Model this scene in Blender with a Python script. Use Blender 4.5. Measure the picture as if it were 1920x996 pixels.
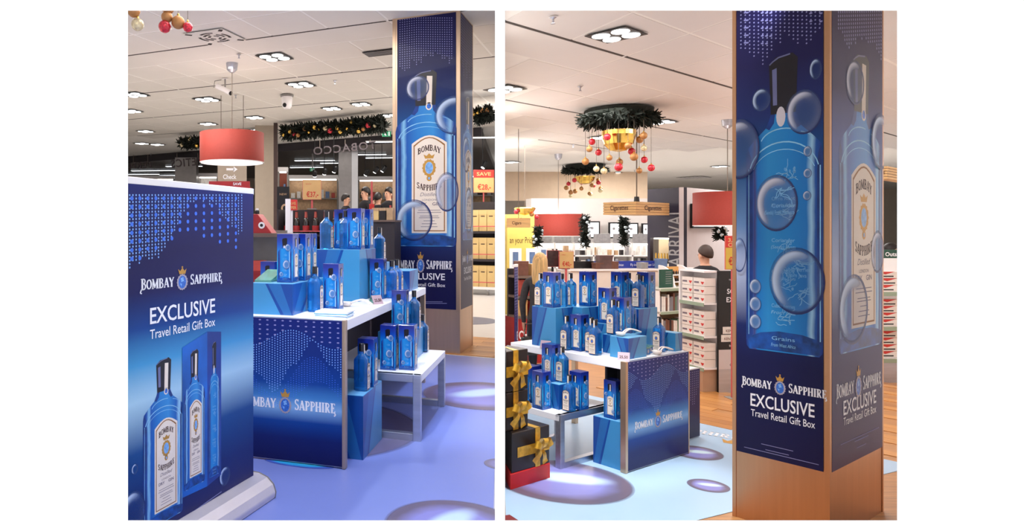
import bpy, bmesh, math, random
from math import sin, cos, pi, radians, sqrt, atan2
from mathutils import Vector, Matrix
random.seed(7)
S = bpy.context.scene
COL = S.collection
for o in list(bpy.data.objects):
    bpy.data.objects.remove(o)

# ---------------------------------------------------------------- camera
F, PX, PY = 1300.0, 600.0, 430.0        # focal length and principal point in pixels of 1920x996
EYE = 1.37                              # eye height above the left hall's floor
ZR = -0.49                              # the right hall's floor lies half a metre lower
CL = 3.77                               # left ceiling height
CR = 3.11                               # right ceiling height
cd = bpy.data.cameras.new('camera')
cd.sensor_fit = 'HORIZONTAL'; cd.sensor_width = 36.0
cd.lens = F * 36.0 / 1920.0
cd.shift_x = (960.0 - PX) / 1920.0
cd.shift_y = (PY - 498.0) / 1920.0
cd.clip_start = 0.05; cd.clip_end = 200
cam = bpy.data.objects.new('camera', cd)
cam.location = (0, 0, EYE); cam.rotation_euler = (radians(90), 0, 0)
COL.objects.link(cam); S.camera = cam

# ---------------------------------------------------------------- world, view, lamps
w = bpy.data.worlds.new('world'); S.world = w; w.use_nodes = True
w.node_tree.nodes['Background'].inputs[0].default_value = (1, 1, 1, 1)
w.node_tree.nodes['Background'].inputs[1].default_value = 1.12
S.view_settings.view_transform = 'Standard'; S.view_settings.look = 'None'
S.view_settings.exposure = 0.0; S.view_settings.gamma = 1.0
S.view_settings.use_curve_mapping = False

def area(name, loc, size, power, col=(1, 1, 1), rot=(0, 0, 0), sizey=None):
    l = bpy.data.lights.new(name, 'AREA'); l.energy = power; l.color = col
    l.shape = 'RECTANGLE'; l.size = size; l.size_y = sizey or size
    o = bpy.data.objects.new(name, l); o.location = loc; o.rotation_euler = rot
    COL.objects.link(o); return o
def spot(name, loc, target, power, col=(1, 1, 1), angle=40, blend=.5, r=.08):
    l = bpy.data.lights.new(name, 'SPOT'); l.energy = power; l.color = col
    l.spot_size = radians(angle); l.spot_blend = blend; l.shadow_soft_size = r
    o = bpy.data.objects.new(name, l); o.location = loc
    o.rotation_euler = (Vector(target) - Vector(loc)).to_track_quat('-Z', 'Y').to_euler()
    COL.objects.link(o); return o
WARM = (1.0, .955, .90); COOL = (.82, .90, 1.0); BLUE = (.45, .60, 1.0)
# ceiling lighting of the two halls
for i, (x, y, p) in enumerate([(-.3, 4.3, 26), (-.5, 6.6, 45), (-2.0, 9.0, 85), (1.0, 11.5, 90), (-3.2, 13.5, 110), (.6, 16.0, 90), (3.0, 14.0, 80)]):
    area('hall_area_light', (x, y, CL - .06), 1.6, p, WARM)
for i, (x, y, p) in enumerate([(1.75, 5.4, 30), (3.9, 6.6, 50), (3.4, 9.5, 75), (6.2, 8.6, 80), (4.6, 14, 120), (8.6, 13, 110), (8.5, 19, 140), (12.5, 17, 140), (5.6, 3.6, 40), (6.0, 23.5, 120)]):  # last entry is an added light that brightens the far partition
    area('hall_area_light', (x, y, CR - .06), 1.6, p, (1.0, .965, .93))
# display spots on the two islands
spot('display_spot', (-.2, 2.9, CL - .1), (.05, 4.7, .9), 330, COOL, 34)
spot('display_spot', (1.6, 4.0, CL - .1), (.75, 5.4, .5), 380, COOL, 36)
spot('display_spot', (.5, 7.0, CL - .1), (.4, 5.2, .9), 200, COOL, 40)
spot('display_spot', (1.3, 5.6, CL - .1), (1.5, 5.6, 0), 300, BLUE, 46)
spot('display_spot', (.3, 3.4, CL - .1), (.5, 3.3, 0), 260, BLUE, 60)
spot('display_spot', (1.5, 4.1, CR - .1), (2.0, 5.7, .2), 300, COOL, 38)
spot('display_spot', (2.9, 4.2, CR - .1), (2.5, 6.1, .4), 300, COOL, 40)
spot('display_spot', (2.0, 4.4, CR - .1), (2.05, 4.6, ZR), 430, (.93, .97, 1.0), 46)
# ---------------------------------------------------------------- pixel to place
def W(px, py, d):
    return Vector(((px - PX) / F * d, d, EYE - (py - PY) / F * d))
def OZ(px, py, z):
    d = (EYE - z) * F / (py - PY)
    return Vector(((px - PX) / F * d, d, z))

# ---------------------------------------------------------------- materials
def lin(c):
    def f(v):
        v = v / 255.0
        return v / 12.92 if v <= .04045 else ((v + .055) / 1.055) ** 2.4
    return (f(c[0]), f(c[1]), f(c[2]), 1.0)
MATS = {}
def mat(name, col, rough=.5, metal=0.0, trans=0.0, coat=0.0, emit=0.0, spec=.5, noise=0.0, nscale=8.0, bump=0.0, bscale=60.0, ior=1.45, aniso=None):
    if name in MATS: return MATS[name]
    m = bpy.data.materials.new(name); m.use_nodes = True
    nt = m.node_tree; b = nt.nodes['Principled BSDF']
    b.inputs['Base Color'].default_value = lin(col)
    b.inputs['Roughness'].default_value = rough; b.inputs['Metallic'].default_value = metal
    b.inputs['Transmission Weight'].default_value = trans; b.inputs['Coat Weight'].default_value = coat
    b.inputs['Specular IOR Level'].default_value = spec; b.inputs['IOR'].default_value = ior
    if emit:
        b.inputs['Emission Color'].default_value = lin(col); b.inputs['Emission Strength'].default_value = emit
    tc = None
    if noise or bump:
        tc = nt.nodes.new('ShaderNodeTexCoord')
    if noise:
        n = nt.nodes.new('ShaderNodeTexNoise'); n.inputs['Scale'].default_value = nscale; n.inputs['Detail'].default_value = 4
        src = tc.outputs['Object']
        if aniso:
            mp = nt.nodes.new('ShaderNodeMapping'); mp.inputs['Scale'].default_value = aniso
            nt.links.new(src, mp.inputs['Vector']); src = mp.outputs['Vector']
        nt.links.new(src, n.inputs['Vector'])
        r = nt.nodes.new('ShaderNodeValToRGB'); a = lin(col)
        r.color_ramp.elements[0].position = .3; r.color_ramp.elements[1].position = .7
        r.color_ramp.elements[0].color = (a[0] * (1 - noise), a[1] * (1 - noise), a[2] * (1 - noise), 1)
        r.color_ramp.elements[1].color = (min(1, a[0] * (1 + noise)), min(1, a[1] * (1 + noise)), min(1, a[2] * (1 + noise)), 1)
        nt.links.new(n.outputs['Fac'], r.inputs['Fac']); nt.links.new(r.outputs['Color'], b.inputs['Base Color'])
    if bump:
        n = nt.nodes.new('ShaderNodeTexNoise'); n.inputs['Scale'].default_value = bscale
        nt.links.new(tc.outputs['Object'], n.inputs['Vector'])
        bp = nt.nodes.new('ShaderNodeBump'); bp.inputs['Strength'].default_value = bump; bp.inputs['Distance'].default_value = .01
        nt.links.new(n.outputs['Fac'], bp.inputs['Height']); nt.links.new(bp.outputs['Normal'], b.inputs['Normal'])
    MATS[name] = m; return m
def ramp_mat(name, axis, lo, hi, stops, rough=.3, coat=0.0, noise=0.0, nscale=5.0, spec=.4):
    """printed colour gradient along an object axis; stops = [(t, rgb)]"""
    if name in MATS: return MATS[name]
    m = bpy.data.materials.new(name); m.use_nodes = True
    nt = m.node_tree; b = nt.nodes['Principled BSDF']
    b.inputs['Roughness'].default_value = rough; b.inputs['Coat Weight'].default_value = coat; b.inputs['Specular IOR Level'].default_value = spec
    tc = nt.nodes.new('ShaderNodeTexCoord'); sp = nt.nodes.new('ShaderNodeSeparateXYZ')
    nt.links.new(tc.outputs['Object'], sp.inputs[0])
    mr = nt.nodes.new('ShaderNodeMapRange'); mr.inputs['From Min'].default_value = lo; mr.inputs['From Max'].default_value = hi
    nt.links.new(sp.outputs[axis], mr.inputs['Value'])
    fac = mr.outputs[0]
    if noise:
        n = nt.nodes.new('ShaderNodeTexNoise'); n.inputs['Scale'].default_value = nscale; n.inputs['Detail'].default_value = 3
        nt.links.new(tc.outputs['Object'], n.inputs['Vector'])
        ma = nt.nodes.new('ShaderNodeMath'); ma.operation = 'MULTIPLY_ADD'; ma.inputs[1].default_value = noise
        nt.links.new(n.outputs['Fac'], ma.inputs[0]); nt.links.new(fac, ma.inputs[2])
        sb = nt.nodes.new('ShaderNodeMath'); sb.operation = 'SUBTRACT'; sb.inputs[1].default_value = noise * .5
        nt.links.new(ma.outputs[0], sb.inputs[0]); fac = sb.outputs[0]
    r = nt.nodes.new('ShaderNodeValToRGB'); cr = r.color_ramp
    while len(cr.elements) < len(stops): cr.elements.new(.5)
    for e, (t, c) in zip(cr.elements, stops): e.position = t; 
    for e, (t, c) in zip(cr.elements, stops): e.color = lin(c)
    nt.links.new(fac, r.inputs['Fac']); nt.links.new(r.outputs['Color'], b.inputs['Base Color'])
    MATS[name] = m; return m
def bubble_mat(name, rim, mid, hi, core_alpha=.12, hstr=.8, rough=.3):
    """a printed bubble: pale crescent on the left, dark rim on the right, see-through middle; drawn in the disc's unit circle"""
    if name in MATS: return MATS[name]
    m = bpy.data.materials.new(name); m.use_nodes = True
    nt = m.node_tree; b = nt.nodes['Principled BSDF']; b.inputs['Roughness'].default_value = rough
    N = nt.nodes.new; L = nt.links.new
    tc = N('ShaderNodeTexCoord'); sp = N('ShaderNodeSeparateXYZ'); L(tc.outputs['Object'], sp.inputs[0])
    ln = N('ShaderNodeVectorMath'); ln.operation = 'LENGTH'; L(tc.outputs['Object'], ln.inputs[0]); r = ln.outputs['Value']
    def sm(v, a, b_, t0=0.0, t1=1.0):
        n = N('ShaderNodeMapRange'); n.interpolation_type = 'SMOOTHSTEP'
        n.inputs['From Min'].default_value = a; n.inputs['From Max'].default_value = b_; n.inputs['To Min'].default_value = t0; n.inputs['To Max'].default_value = t1
        L(v, n.inputs['Value']); return n.outputs[0]
    def ma(op, a, b_):
        n = N('ShaderNodeMath'); n.operation = op
        for k, v in ((0, a), (1, b_)):
            if isinstance(v, (int, float)): n.inputs[k].default_value = v
            else: L(v, n.inputs[k])
        return n.outputs[0]
    side = ma('ADD', ma('MULTIPLY', sp.outputs[0], -.8), ma('MULTIPLY', sp.outputs[1], .45))     # + on the upper left
    band = ma('MULTIPLY', sm(r, .35, .86), sm(r, .84, .97, 1.0, 0.0))
    hf = ma('MULTIPLY', ma('MULTIPLY', band, sm(side, -.5, .55)), hstr)
    lf = ma('MULTIPLY', ma('MULTIPLY', band, sm(side, .3, -.9)), .45)
    rf = ma('MULTIPLY', sm(r, .80, .99), sm(side, .95, -.5, .35, 1.0))
    m1 = N('ShaderNodeMix'); m1.data_type = 'RGBA'; L(ma('MAXIMUM', hf, lf), m1.inputs['Factor']); m1.inputs['A'].default_value = lin(mid); m1.inputs['B'].default_value = lin(hi)
    m2 = N('ShaderNodeMix'); m2.data_type = 'RGBA'; L(rf, m2.inputs['Factor']); L(m1.outputs['Result'], m2.inputs['A']); m2.inputs['B'].default_value = lin(rim)
    L(m2.outputs['Result'], b.inputs['Base Color'])
    L(ma('MAXIMUM', ma('MAXIMUM', hf, rf), core_alpha), b.inputs['Alpha'])
    MATS[name] = m; return m
def floor_bubble_mat(name, rim, mid, hi, glint=1.0):
    """a bubble printed on a floor mat: brownish ring, lavender middle and a bright band across it"""
    if name in MATS: return MATS[name]
    m = bpy.data.materials.new(name); m.use_nodes = True
    nt = m.node_tree; b = nt.nodes['Principled BSDF']; b.inputs['Roughness'].default_value = .3; N = nt.nodes.new; L = nt.links.new
    tc = N('ShaderNodeTexCoord'); ln = N('ShaderNodeVectorMath'); ln.operation = 'LENGTH'; L(tc.outputs['Object'], ln.inputs[0])
    nz = N('ShaderNodeTexNoise'); nz.inputs['Scale'].default_value = 2.2; L(tc.outputs['Object'], nz.inputs['Vector'])
    ad = N('ShaderNodeMath'); ad.operation = 'MULTIPLY_ADD'; ad.inputs[1].default_value = .16; L(nz.outputs['Fac'], ad.inputs[0]); L(ln.outputs['Value'], ad.inputs[2])
    r = N('ShaderNodeValToRGB'); cr = r.color_ramp; st = [(0, mid), (.66, mid), (.9, rim), (1, rim)]
    while len(cr.elements) < 4: cr.elements.new(.5)
    for e, (t, c) in zip(cr.elements, st): e.position = t
    for e, (t, c) in zip(cr.elements, st): e.color = lin(c)
    L(ad.outputs[0], r.inputs['Fac'])
    mp = N('ShaderNodeMapping'); mp.inputs['Scale'].default_value = (1.5, 3.6, 1); mp.inputs['Location'].default_value = (-.15, -.5, 0); L(tc.outputs['Object'], mp.inputs['Vector'])
    l2 = N('ShaderNodeVectorMath'); l2.operation = 'LENGTH'; L(mp.outputs['Vector'], l2.inputs[0])
    hr = N('ShaderNodeMapRange'); hr.interpolation_type = 'SMOOTHSTEP'; hr.inputs['From Min'].default_value = .45; hr.inputs['From Max'].default_value = 1.1; hr.inputs['To Min'].default_value = glint; hr.inputs['To Max'].default_value = 0
    L(l2.outputs['Value'], hr.inputs['Value'])
    mx = N('ShaderNodeMix'); mx.data_type = 'RGBA'; L(hr.outputs[0], mx.inputs['Factor']); L(r.outputs['Color'], mx.inputs['A']); mx.inputs['B'].default_value = lin(hi)
    L(mx.outputs['Result'], b.inputs['Base Color'])
    al = N('ShaderNodeMapRange'); al.interpolation_type = 'SMOOTHSTEP'; al.inputs['From Min'].default_value = 1.0; al.inputs['From Max'].default_value = .93; al.inputs['To Min'].default_value = .2; al.inputs['To Max'].default_value = .8
    L(ln.outputs['Value'], al.inputs['Value']); L(al.outputs[0], b.inputs['Alpha'])
    MATS[name] = m; return m
# ---------------------------------------------------------------- mesh helpers
class MB:
    def __init__(s): s.v = []; s.f = []
    def add(s, vs, fs):
        k = len(s.v); s.v += [tuple(p) for p in vs]; s.f += [tuple(i + k for i in f) for f in fs]; return s
    def box(s, x0, x1, y0, y1, z0, z1):
        return s.add([(x0,y0,z0),(x1,y0,z0),(x1,y1,z0),(x0,y1,z0),(x0,y0,z1),(x1,y0,z1),(x1,y1,z1),(x0,y1,z1)],
                     [(0,3,2,1),(4,5,6,7),(0,1,5,4),(1,2,6,5),(2,3,7,6),(3,0,4,7)])
    def hexa(s, p):
        return s.add(p, [(0,3,2,1),(4,5,6,7),(0,1,5,4),(1,2,6,5),(2,3,7,6),(3,0,4,7)])
    def poly(s, pts, z=0.0):
        return s.add([(p[0], p[1], p[2] if len(p) > 2 else z) for p in pts], [tuple(range(len(pts)))])
    def prism(s, pts, z0, z1):
        n = len(pts)
        return s.add([(p[0], p[1], z0) for p in pts] + [(p[0], p[1], z1) for p in pts],
                     [tuple(range(n - 1, -1, -1)), tuple(range(n, 2 * n))] + [(i, (i + 1) % n, n + (i + 1) % n, n + i) for i in range(n)])
    def loft(s, rings, cap=True):
        n = len(rings[0]); k = len(s.v)
        for r in rings: s.v += [tuple(p) for p in r]
        for j in range(len(rings) - 1):
            for i in range(n):
                a = k + j * n + i; b = k + j * n + (i + 1) % n
                s.f.append((a, b, b + n, a + n))
        if cap:
            s.f.append(tuple(k + i for i in range(n - 1, -1, -1)))
            s.f.append(tuple(k + (len(rings) - 1) * n + i for i in range(n)))
        return s
    def lathe(s, prof, n=20, c=(0, 0, 0), cap=True):
        return s.loft([[(c[0] + r * cos(2*pi*i/n), c[1] + r * sin(2*pi*i/n), c[2] + z) for i in range(n)] for r, z in prof], cap)
    def sphere(s, c, r, n=14, m=8, sc=(1, 1, 1)):
        pr = [(max(1e-4, sin(pi * j / m)), -cos(pi * j / m)) for j in range(m + 1)]
        return s.loft([[(c[0] + r*sc[0]*a*cos(2*pi*i/n), c[1] + r*sc[1]*a*sin(2*pi*i/n), c[2] + r*sc[2]*b) for i in range(n)] for a, b in pr], False)
    def tube(s, pts, r, n=8):
        pts = [Vector(p) for p in pts]; rings = []
        for i, p in enumerate(pts):
            t = (pts[min(i + 1, len(pts) - 1)] - pts[max(i - 1, 0)]).normalized()
            a = Vector((0, 0, 1)) if abs(t.z) < .9 else Vector((1, 0, 0))
            x = t.cross(a).normalized(); y = t.cross(x)
            rr = r[i] if isinstance(r, (list, tuple)) else r
            rings.append([p + x * rr * cos(2*pi*k/n) + y * rr * sin(2*pi*k/n) for k in range(n)])
        return s.loft(rings)
    def stroke(s, pts, wd, z=0.0):
        """flat line of given width in the xy plane"""
        for (a, b) in zip(pts, pts[1:]):
            dx, dy = b[0] - a[0], b[1] - a[1]; L = sqrt(dx*dx + dy*dy) or 1
            nx, ny = -dy / L * wd / 2, dx / L * wd / 2
            s.add([(a[0]-nx, a[1]-ny, z), (b[0]-nx, b[1]-ny, z), (b[0]+nx, b[1]+ny, z), (a[0]+nx, a[1]+ny, z)], [(0, 1, 2, 3)])
        return s
    def ellipse(s, cx, cy, rx, ry, n=24, z=0.0):
        return s.add([(cx + rx*cos(2*pi*i/n), cy + ry*sin(2*pi*i/n), z) for i in range(n)], [tuple(range(n))])
    def ring(s, cx, cy, rx, ry, t, n=28, z=0.0, wob=0.0, k=14):
        o = []; q = []
        for i in range(n):
            a = 2*pi*i/n; e = 1 + wob * cos(k * a)
            o.append((cx + rx*e*cos(a), cy + ry*e*sin(a), z)); q.append((cx + (rx-t)*cos(a), cy + (ry-t)*sin(a), z))
        return s.add(o + q, [(i, (i+1) % n, n + (i+1) % n, n + i) for i in range(n)])
    def xf(s, M):
        s.v = [tuple(M @ Vector(p)) for p in s.v]; return s
    def mesh(s, name, m, smooth=False):
        me = bpy.data.meshes.new(name); me.from_pydata(s.v, [], s.f); me.update()
        if m: me.materials.append(m)
        if smooth: me.shade_smooth()
        return me
    def build(s, name, m, parent=None, loc=None, rz=0.0, smooth=False, bevel=0.0):
        return place(name, s.mesh(name, m, smooth), parent, loc, rz, bevel)
def place(name, me, parent=None, loc=None, rz=0.0, bevel=0.0, scale=None):
    o = bpy.data.objects.new(name, me); COL.objects.link(o)
    if parent is not None: o.parent = parent
    if loc is not None: o.location = loc
    if rz: o.rotation_euler = (0, 0, rz)
    if scale is not None: o.scale = scale
    if bevel:
        b = o.modifiers.new('bevel', 'BEVEL'); b.width = bevel; b.segments = 2; b.limit_method = 'ANGLE'
    return o
def tag(o, label, cat, group=None, kind=None):
    o['label'] = label; o['category'] = cat
    if group: o['group'] = group
    if kind: o['kind'] = kind
    return o
def thing(name, label, cat, loc=(0, 0, 0), rz=0.0, group=None):
    o = bpy.data.objects.new(name, None); o.empty_display_size = .1; COL.objects.link(o)
    o.location = loc; o.rotation_euler = (0, 0, rz)
    return tag(o, label, cat, group)
def struct(o, label=None, cat=None):
    o['kind'] = 'structure'
    if label: o['label'] = label
    if cat: o['category'] = cat
    return o
def copy_tree(o, parent=None):
    c = o.copy(); COL.objects.link(c)
    if parent is not None: c.parent = parent
    for ch in o.children: copy_tree(ch, c)
    return c
def dup(root, label, loc, rz=0.0, group=None, scale=None):
    c = copy_tree(root); c.location = loc; c.rotation_euler = (0, 0, rz); c['label'] = label
    if group: c['group'] = group
    if scale: c.scale = scale
    return c
def frame(rz):
    return Vector((cos(rz), sin(rz), 0)), Vector((-sin(rz), cos(rz), 0))
ORD = ['first', 'second', 'third', 'fourth', 'fifth', 'sixth', 'seventh', 'eighth', 'ninth', 'tenth', 'eleventh', 'twelfth', 'thirteenth', 'fourteenth', 'fifteenth', 'sixteenth', 'seventeenth', 'eighteenth', 'nineteenth', 'twentieth']

# ---------------------------------------------------------------- lettering
TXT = {}
def text_verts(s, bold=0.0, space=1.0, shear=0.0):
    k = (s, bold, space, shear)
    if k in TXT: return TXT[k]
    cu = bpy.data.curves.new('t', 'FONT'); cu.body = s; cu.size = 1; cu.fill_mode = 'BOTH'; cu.dimensions = '2D'
    cu.offset = bold; cu.space_character = space; cu.shear = shear; cu.resolution_u = 3; cu.align_x = 'LEFT'
    ob = bpy.data.objects.new('t', cu); COL.objects.link(ob); bpy.context.view_layer.update()
    dg = bpy.context.evaluated_depsgraph_get()
    me = bpy.data.meshes.new_from_object(ob.evaluated_get(dg))
    vs = [tuple(v.co) for v in me.vertices]; fs = [tuple(p.vertices) for p in me.polygons]
    bpy.data.objects.remove(ob); bpy.data.curves.remove(cu); bpy.data.meshes.remove(me)
    x0 = min(v[0] for v in vs); x1 = max(v[0] for v in vs)
    vs = [((v[0] - (x0 + x1) / 2), v[1], 0.0) for v in vs]
    TXT[k] = (vs, fs, x1 - x0); return TXT[k]
def put_text(mb, s, cx, cy, h=None, width=None, bold=0.0, shear=0.0, z=0.0, mirror=False, space=1.0, xs=1.0):
    """cap height h (or total width), centred on cx, baseline cy, in the xy plane"""
    vs, fs, wd = text_verts(s, bold, space, shear)
    if h is None: k = width / wd; kx = k
    else:
        k = h / .73; kx = k * xs
        if width: kx = width / wd
    sg = -1 if mirror else 1
    mb.add([(cx + sg * v[0] * kx, cy + v[1] * k, z) for v in vs], fs); return mb
# slab-serif capitals drawn by strokes, unit cap height
def arc(cx, cy, rx, ry, a0, a1, n=8):
    return [(cx + rx*cos(radians(a0 + (a1-a0)*i/n)), cy + ry*sin(radians(a0 + (a1-a0)*i/n))) for i in range(n + 1)]
def glyph(ch):
    T, t, sv = .19, .10, .09      # thick, thin, serif
    st = []; wd = .7
    def stem(x, w=T, y0=0, y1=1): st.append(([(x, y0), (x, y1)], w))
    def serif(x, y, h=.15): st.append(([(x - h, y), (x + h, y)], sv))
    if ch == 'B':
        stem(.2); serif(.16, .045); serif(.16, .955)
        st.append(([(.2, .955)] + arc(.36, .755, .2, .2, 90, -90) + [(.2, .53)], .13)); st.append(([(.2, .53)] + arc(.38, .29, .24, .245, 90, -90) + [(.2, .045)], .14)); wd = .74
    elif ch == 'O':
        st.append((arc(.37, .5, .28, .44, 0, 360, 18), .15)); wd = .74
    elif ch == 'M':
        stem(.14, t); stem(.78, T); serif(.14, .045, .13); serif(.78, .045, .16); serif(.1, .955, .09); serif(.83, .955, .1)
        st.append(([(.14, .98), (.45, .1)], T)); st.append(([(.45, .1), (.76, .98)], t)); wd = .95
    elif ch == 'A':
        st.append(([(.12, .03), (.38, 1)], t)); st.append(([(.38, 1), (.66, .03)], T)); st.append(([(.2, .32), (.58, .32)], sv)); serif(.12, .045, .13); serif(.66, .045, .14); wd = .78
    elif ch == 'Y':
        st.append(([(.1, .96), (.38, .45)], T)); st.append(([(.64, .96), (.38, .45)], t)); stem(.38, T, 0, .5); serif(.38, .045); serif(.1, .955, .12); serif(.64, .955, .11); wd = .74
    elif ch == 'S':
        st.append((arc(.31, .74, .19, .215, 20, 270, 12), .14)); st.append((arc(.31, .27, .21, .235, 90, -160, 12), .15))
        st.append(([(.5, .78), (.5, .99)], .07)); st.append(([(.1, .22), (.1, .0)], .07)); wd = .62
    elif ch == 'P':
        stem(.2); serif(.18, .045); serif(.16, .955); st.append(([(.2, .955)] + arc(.36, .71, .21, .24, 90, -90) + [(.2, .47)], .13)); wd = .68
    elif ch == 'H':
        stem(.18); stem(.64); st.append(([(.18, .5), (.64, .5)], sv))
        for x in (.18, .64): serif(x, .045); serif(x, .955)
        wd = .83
    elif ch == 'I':
        stem(.2); serif(.2, .045); serif(.2, .955); wd = .41
    elif ch == 'R':
        stem(.2); serif(.18, .045); serif(.16, .955); st.append(([(.2, .955)] + arc(.36, .73, .2, .22, 90, -90) + [(.2, .51)], .13)); st.append(([(.34, .5), (.6, .03)], .17)); serif(.62, .045, .1); wd = .76
    elif ch == 'E':
        stem(.2); serif(.16, .955); st.append(([(.12, .045), (.58, .045)], sv)); st.append(([(.2, .955), (.55, .955)], sv)); st.append(([(.2, .51), (.44, .51)], sv))
        st.append(([(.55, .98), (.55, .78)], .07)); st.append(([(.58, .0), (.58, .24)], .07)); st.append(([(.44, .4), (.44, .62)], .06)); wd = .66
    return st, wd
def put_serif(mb, s, cx, cy, h, width, bend=0.0, z=0.0, big=None, xform=None):
    """serif capitals fitted to width; bend lifts the middle of the line"""
    gl = [glyph(c) for c in s]; tot = sum(g[1] for g in gl); x = -tot / 2; kx = width / tot
    for i, (st, wd) in enumerate(gl):
        e = (big if (big and i == 0) else 1.0)
        for pts, w in st:
            q = []
            for p in pts:
                gx = (x + p[0]) * kx; gy = (p[1] - (e - 1) * .0) * h * e
                u = gx / (width / 2)
                q.append((cx + gx, cy + gy + bend * (1 - u * u)))
            mb.stroke(q, w * h * .95 if kx > h else w * (kx + h) / 2, z)
        x += wd
    return mb
# ================================================================ the setting
M_WALL = mat('white_plaster', (250, 250, 250), .9, noise=.01, nscale=3)
M_CEIL = mat('ceiling_joint_white', (250, 246, 240), .7, noise=.01)
M_PANEL = mat('ceiling_panel', (232, 226, 218), .5, noise=.02, nscale=1.5)
M_PANELR = mat('ceiling_panel_warm', (236, 230, 226), .4, noise=.02, nscale=1.5)
M_GROOVE = mat('ceiling_groove', (70, 62, 58), .7, noise=.1)
M_STEEL = mat('brushed_steel', (206, 178, 150), .36, metal=1.0, noise=.04, nscale=30, aniso=(1, 1, .04))
M_STEELW = mat('brushed_steel_oak_tint', (198, 154, 118), .34, metal=1.0, noise=.04, nscale=30, aniso=(1, 1, .04))  # the oak floor's warm reflection is put into this steel's colour
M_STEELC = mat('cool_brushed_steel', (186, 188, 198), .4, metal=1.0, noise=.1, nscale=30, aniso=(.05, 1, 1))
M_BLACK = mat('black_plastic', (16, 15, 18), .4, noise=.1)
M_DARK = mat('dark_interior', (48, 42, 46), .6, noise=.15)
M_WHITE = mat('white_laminate', (244, 240, 240), .3, noise=.01)
M_GREY = mat('grey_paint', (140, 136, 132), .5, noise=.06)
M_LAMP = mat('lamp_glow', (255, 255, 255), .5, emit=3.0)
M_GLOW = mat('soft_glow', (255, 252, 246), .5, emit=1.4)
M_WIRE = mat('thin_wire', (120, 108, 98), .5, metal=.6)

# --- front wall with two openings, jambs splayed outwards behind
D0, D1 = 2.30, 2.36
def ring_pts(x0, x1, y0, y1, d):
    return [W(x0, y0, d), W(x1, y0, d), W(x1, y1, d), W(x0, y1, d)]
def slab(mb, a, b):
    """a, b: front and back quads"""
    mb.add(a + b, [(0,1,2,3), (7,6,5,4), (0,4,5,1), (1,5,6,2), (2,6,7,3), (3,7,4,0)])
mb = MB()
ox0, ox1, oy0, oy1 = -900, 2900, -700, 1500
e = 5
def q(x0, x1, y0, y1, ex0=0, ex1=0, ey0=0, ey1=0):
    slab(mb, [W(x0,y0,D0), W(x1,y0,D0), W(x1,y1,D0), W(x0,y1,D0)],
             [W(x0+ex0,y0+ey0,D1), W(x1+ex1,y0+ey0,D1), W(x1+ex1,y1+ey1,D1), W(x0+ex0,y1+ey1,D1)])
q(ox0, ox1, oy0, 20, ey1=-e); q(ox0, ox1, 976, oy1, ey0=e)
q(ox0, 240, 20, 976, ex1=-e); q(1682, ox1, 20, 976, ex0=e); q(928, 947, 20, 976, ex0=e, ex1=-e)
struct(mb.build('wall_front', M_WALL), 'plain white wall with two tall openings onto the shop halls', 'wall')
# --- partition between the halls, running straight back
pdir = Vector(((937.5 - PX) / F, 1, 0)); pn = Vector((1, -pdir.x, 0)).normalized() * .011
a = pdir * 2.37; b = pdir * 33
struct(MB().hexa([(a+pn).to_tuple()[:2] + (ZR-.1,), (a-pn).to_tuple()[:2] + (ZR-.1,), (b-pn).to_tuple()[:2] + (ZR-.1,), (b+pn).to_tuple()[:2] + (ZR-.1,),
                  (a+pn).to_tuple()[:2] + (CL+.1,), (a-pn).to_tuple()[:2] + (CL+.1,), (b-pn).to_tuple()[:2] + (CL+.1,), (b+pn).to_tuple()[:2] + (CL+.1,)])
       .build('wall_middle', M_WALL), 'thin white partition between the two halls', 'wall')
def ray(px, d): return ((px - PX) / F * d, d)
# --- left hall shell
LW, DB = -60, 30.0
M_FARFL = mat('pale_floor_tile', (206, 200, 196), .35, noise=.03)
struct(MB().prism([ray(LW, D1), ray(937, D1), ray(937, DB), ray(LW, DB)], -.06, 0).build('floor_left', M_FARFL), 'pale tiled shop floor of the left hall', 'floor')
ceilL = struct(MB().prism([ray(LW, D1), ray(937, D1), ray(937, DB), ray(LW, DB)], CL, CL + .06).build('ceiling_left', M_CEIL), 'white panelled ceiling of the left hall', 'ceiling')
def vwall(name, p0, p1, z0, z1, m, label, t=.05):
    p0 = Vector((p0[0], p0[1], 0)); p1 = Vector((p1[0], p1[1], 0)); n = (p1 - p0).cross(Vector((0, 0, 1))).normalized() * t
    c = [p0, p1, p1 + n, p0 + n]
    return struct(MB().prism([(v.x, v.y) for v in c], z0, z1).build(name, m), label, 'wall')
M_BEIGE = mat('beige_wall', (178, 164, 148), .7, noise=.03)
vwall('wall_left', ray(LW, DB), ray(LW, D1), -.06, CL, M_WALL, 'white side wall of the left hall')
vwall('wall_back_left', ray(937, DB), ray(LW, DB), -.06, CL, M_BEIGE, 'beige back wall of the left hall')
# --- right hall shell
RW, DR = 1960, 30.0
M_WOOD = mat('oak_floor', (176, 124, 76), .38, noise=.22, nscale=6, aniso=(.5, 6, 1))
struct(MB().prism([ray(938, D1), ray(RW, D1), ray(RW, DR), ray(938, DR)], ZR - .06, ZR).build('floor_right', M_WOOD), 'warm oak floor of the right hall', 'floor')
ceilR = struct(MB().prism([ray(938, D1), ray(RW, D1), ray(RW, DR), ray(938, DR)], CR, CR + .06).build('ceiling_right', M_CEIL), 'white panelled ceiling of the right hall', 'ceiling')
vwall('wall_right', ray(RW, D1), ray(RW, DR), ZR - .06, CR, M_WALL, 'white side wall of the right hall')
vwall('wall_back_right', ray(RW, DR), ray(938, DR), ZR - .06, CR, mat('cream_wall', (226, 214, 200), .7, noise=.02), 'cream back wall of the right hall')

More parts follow.
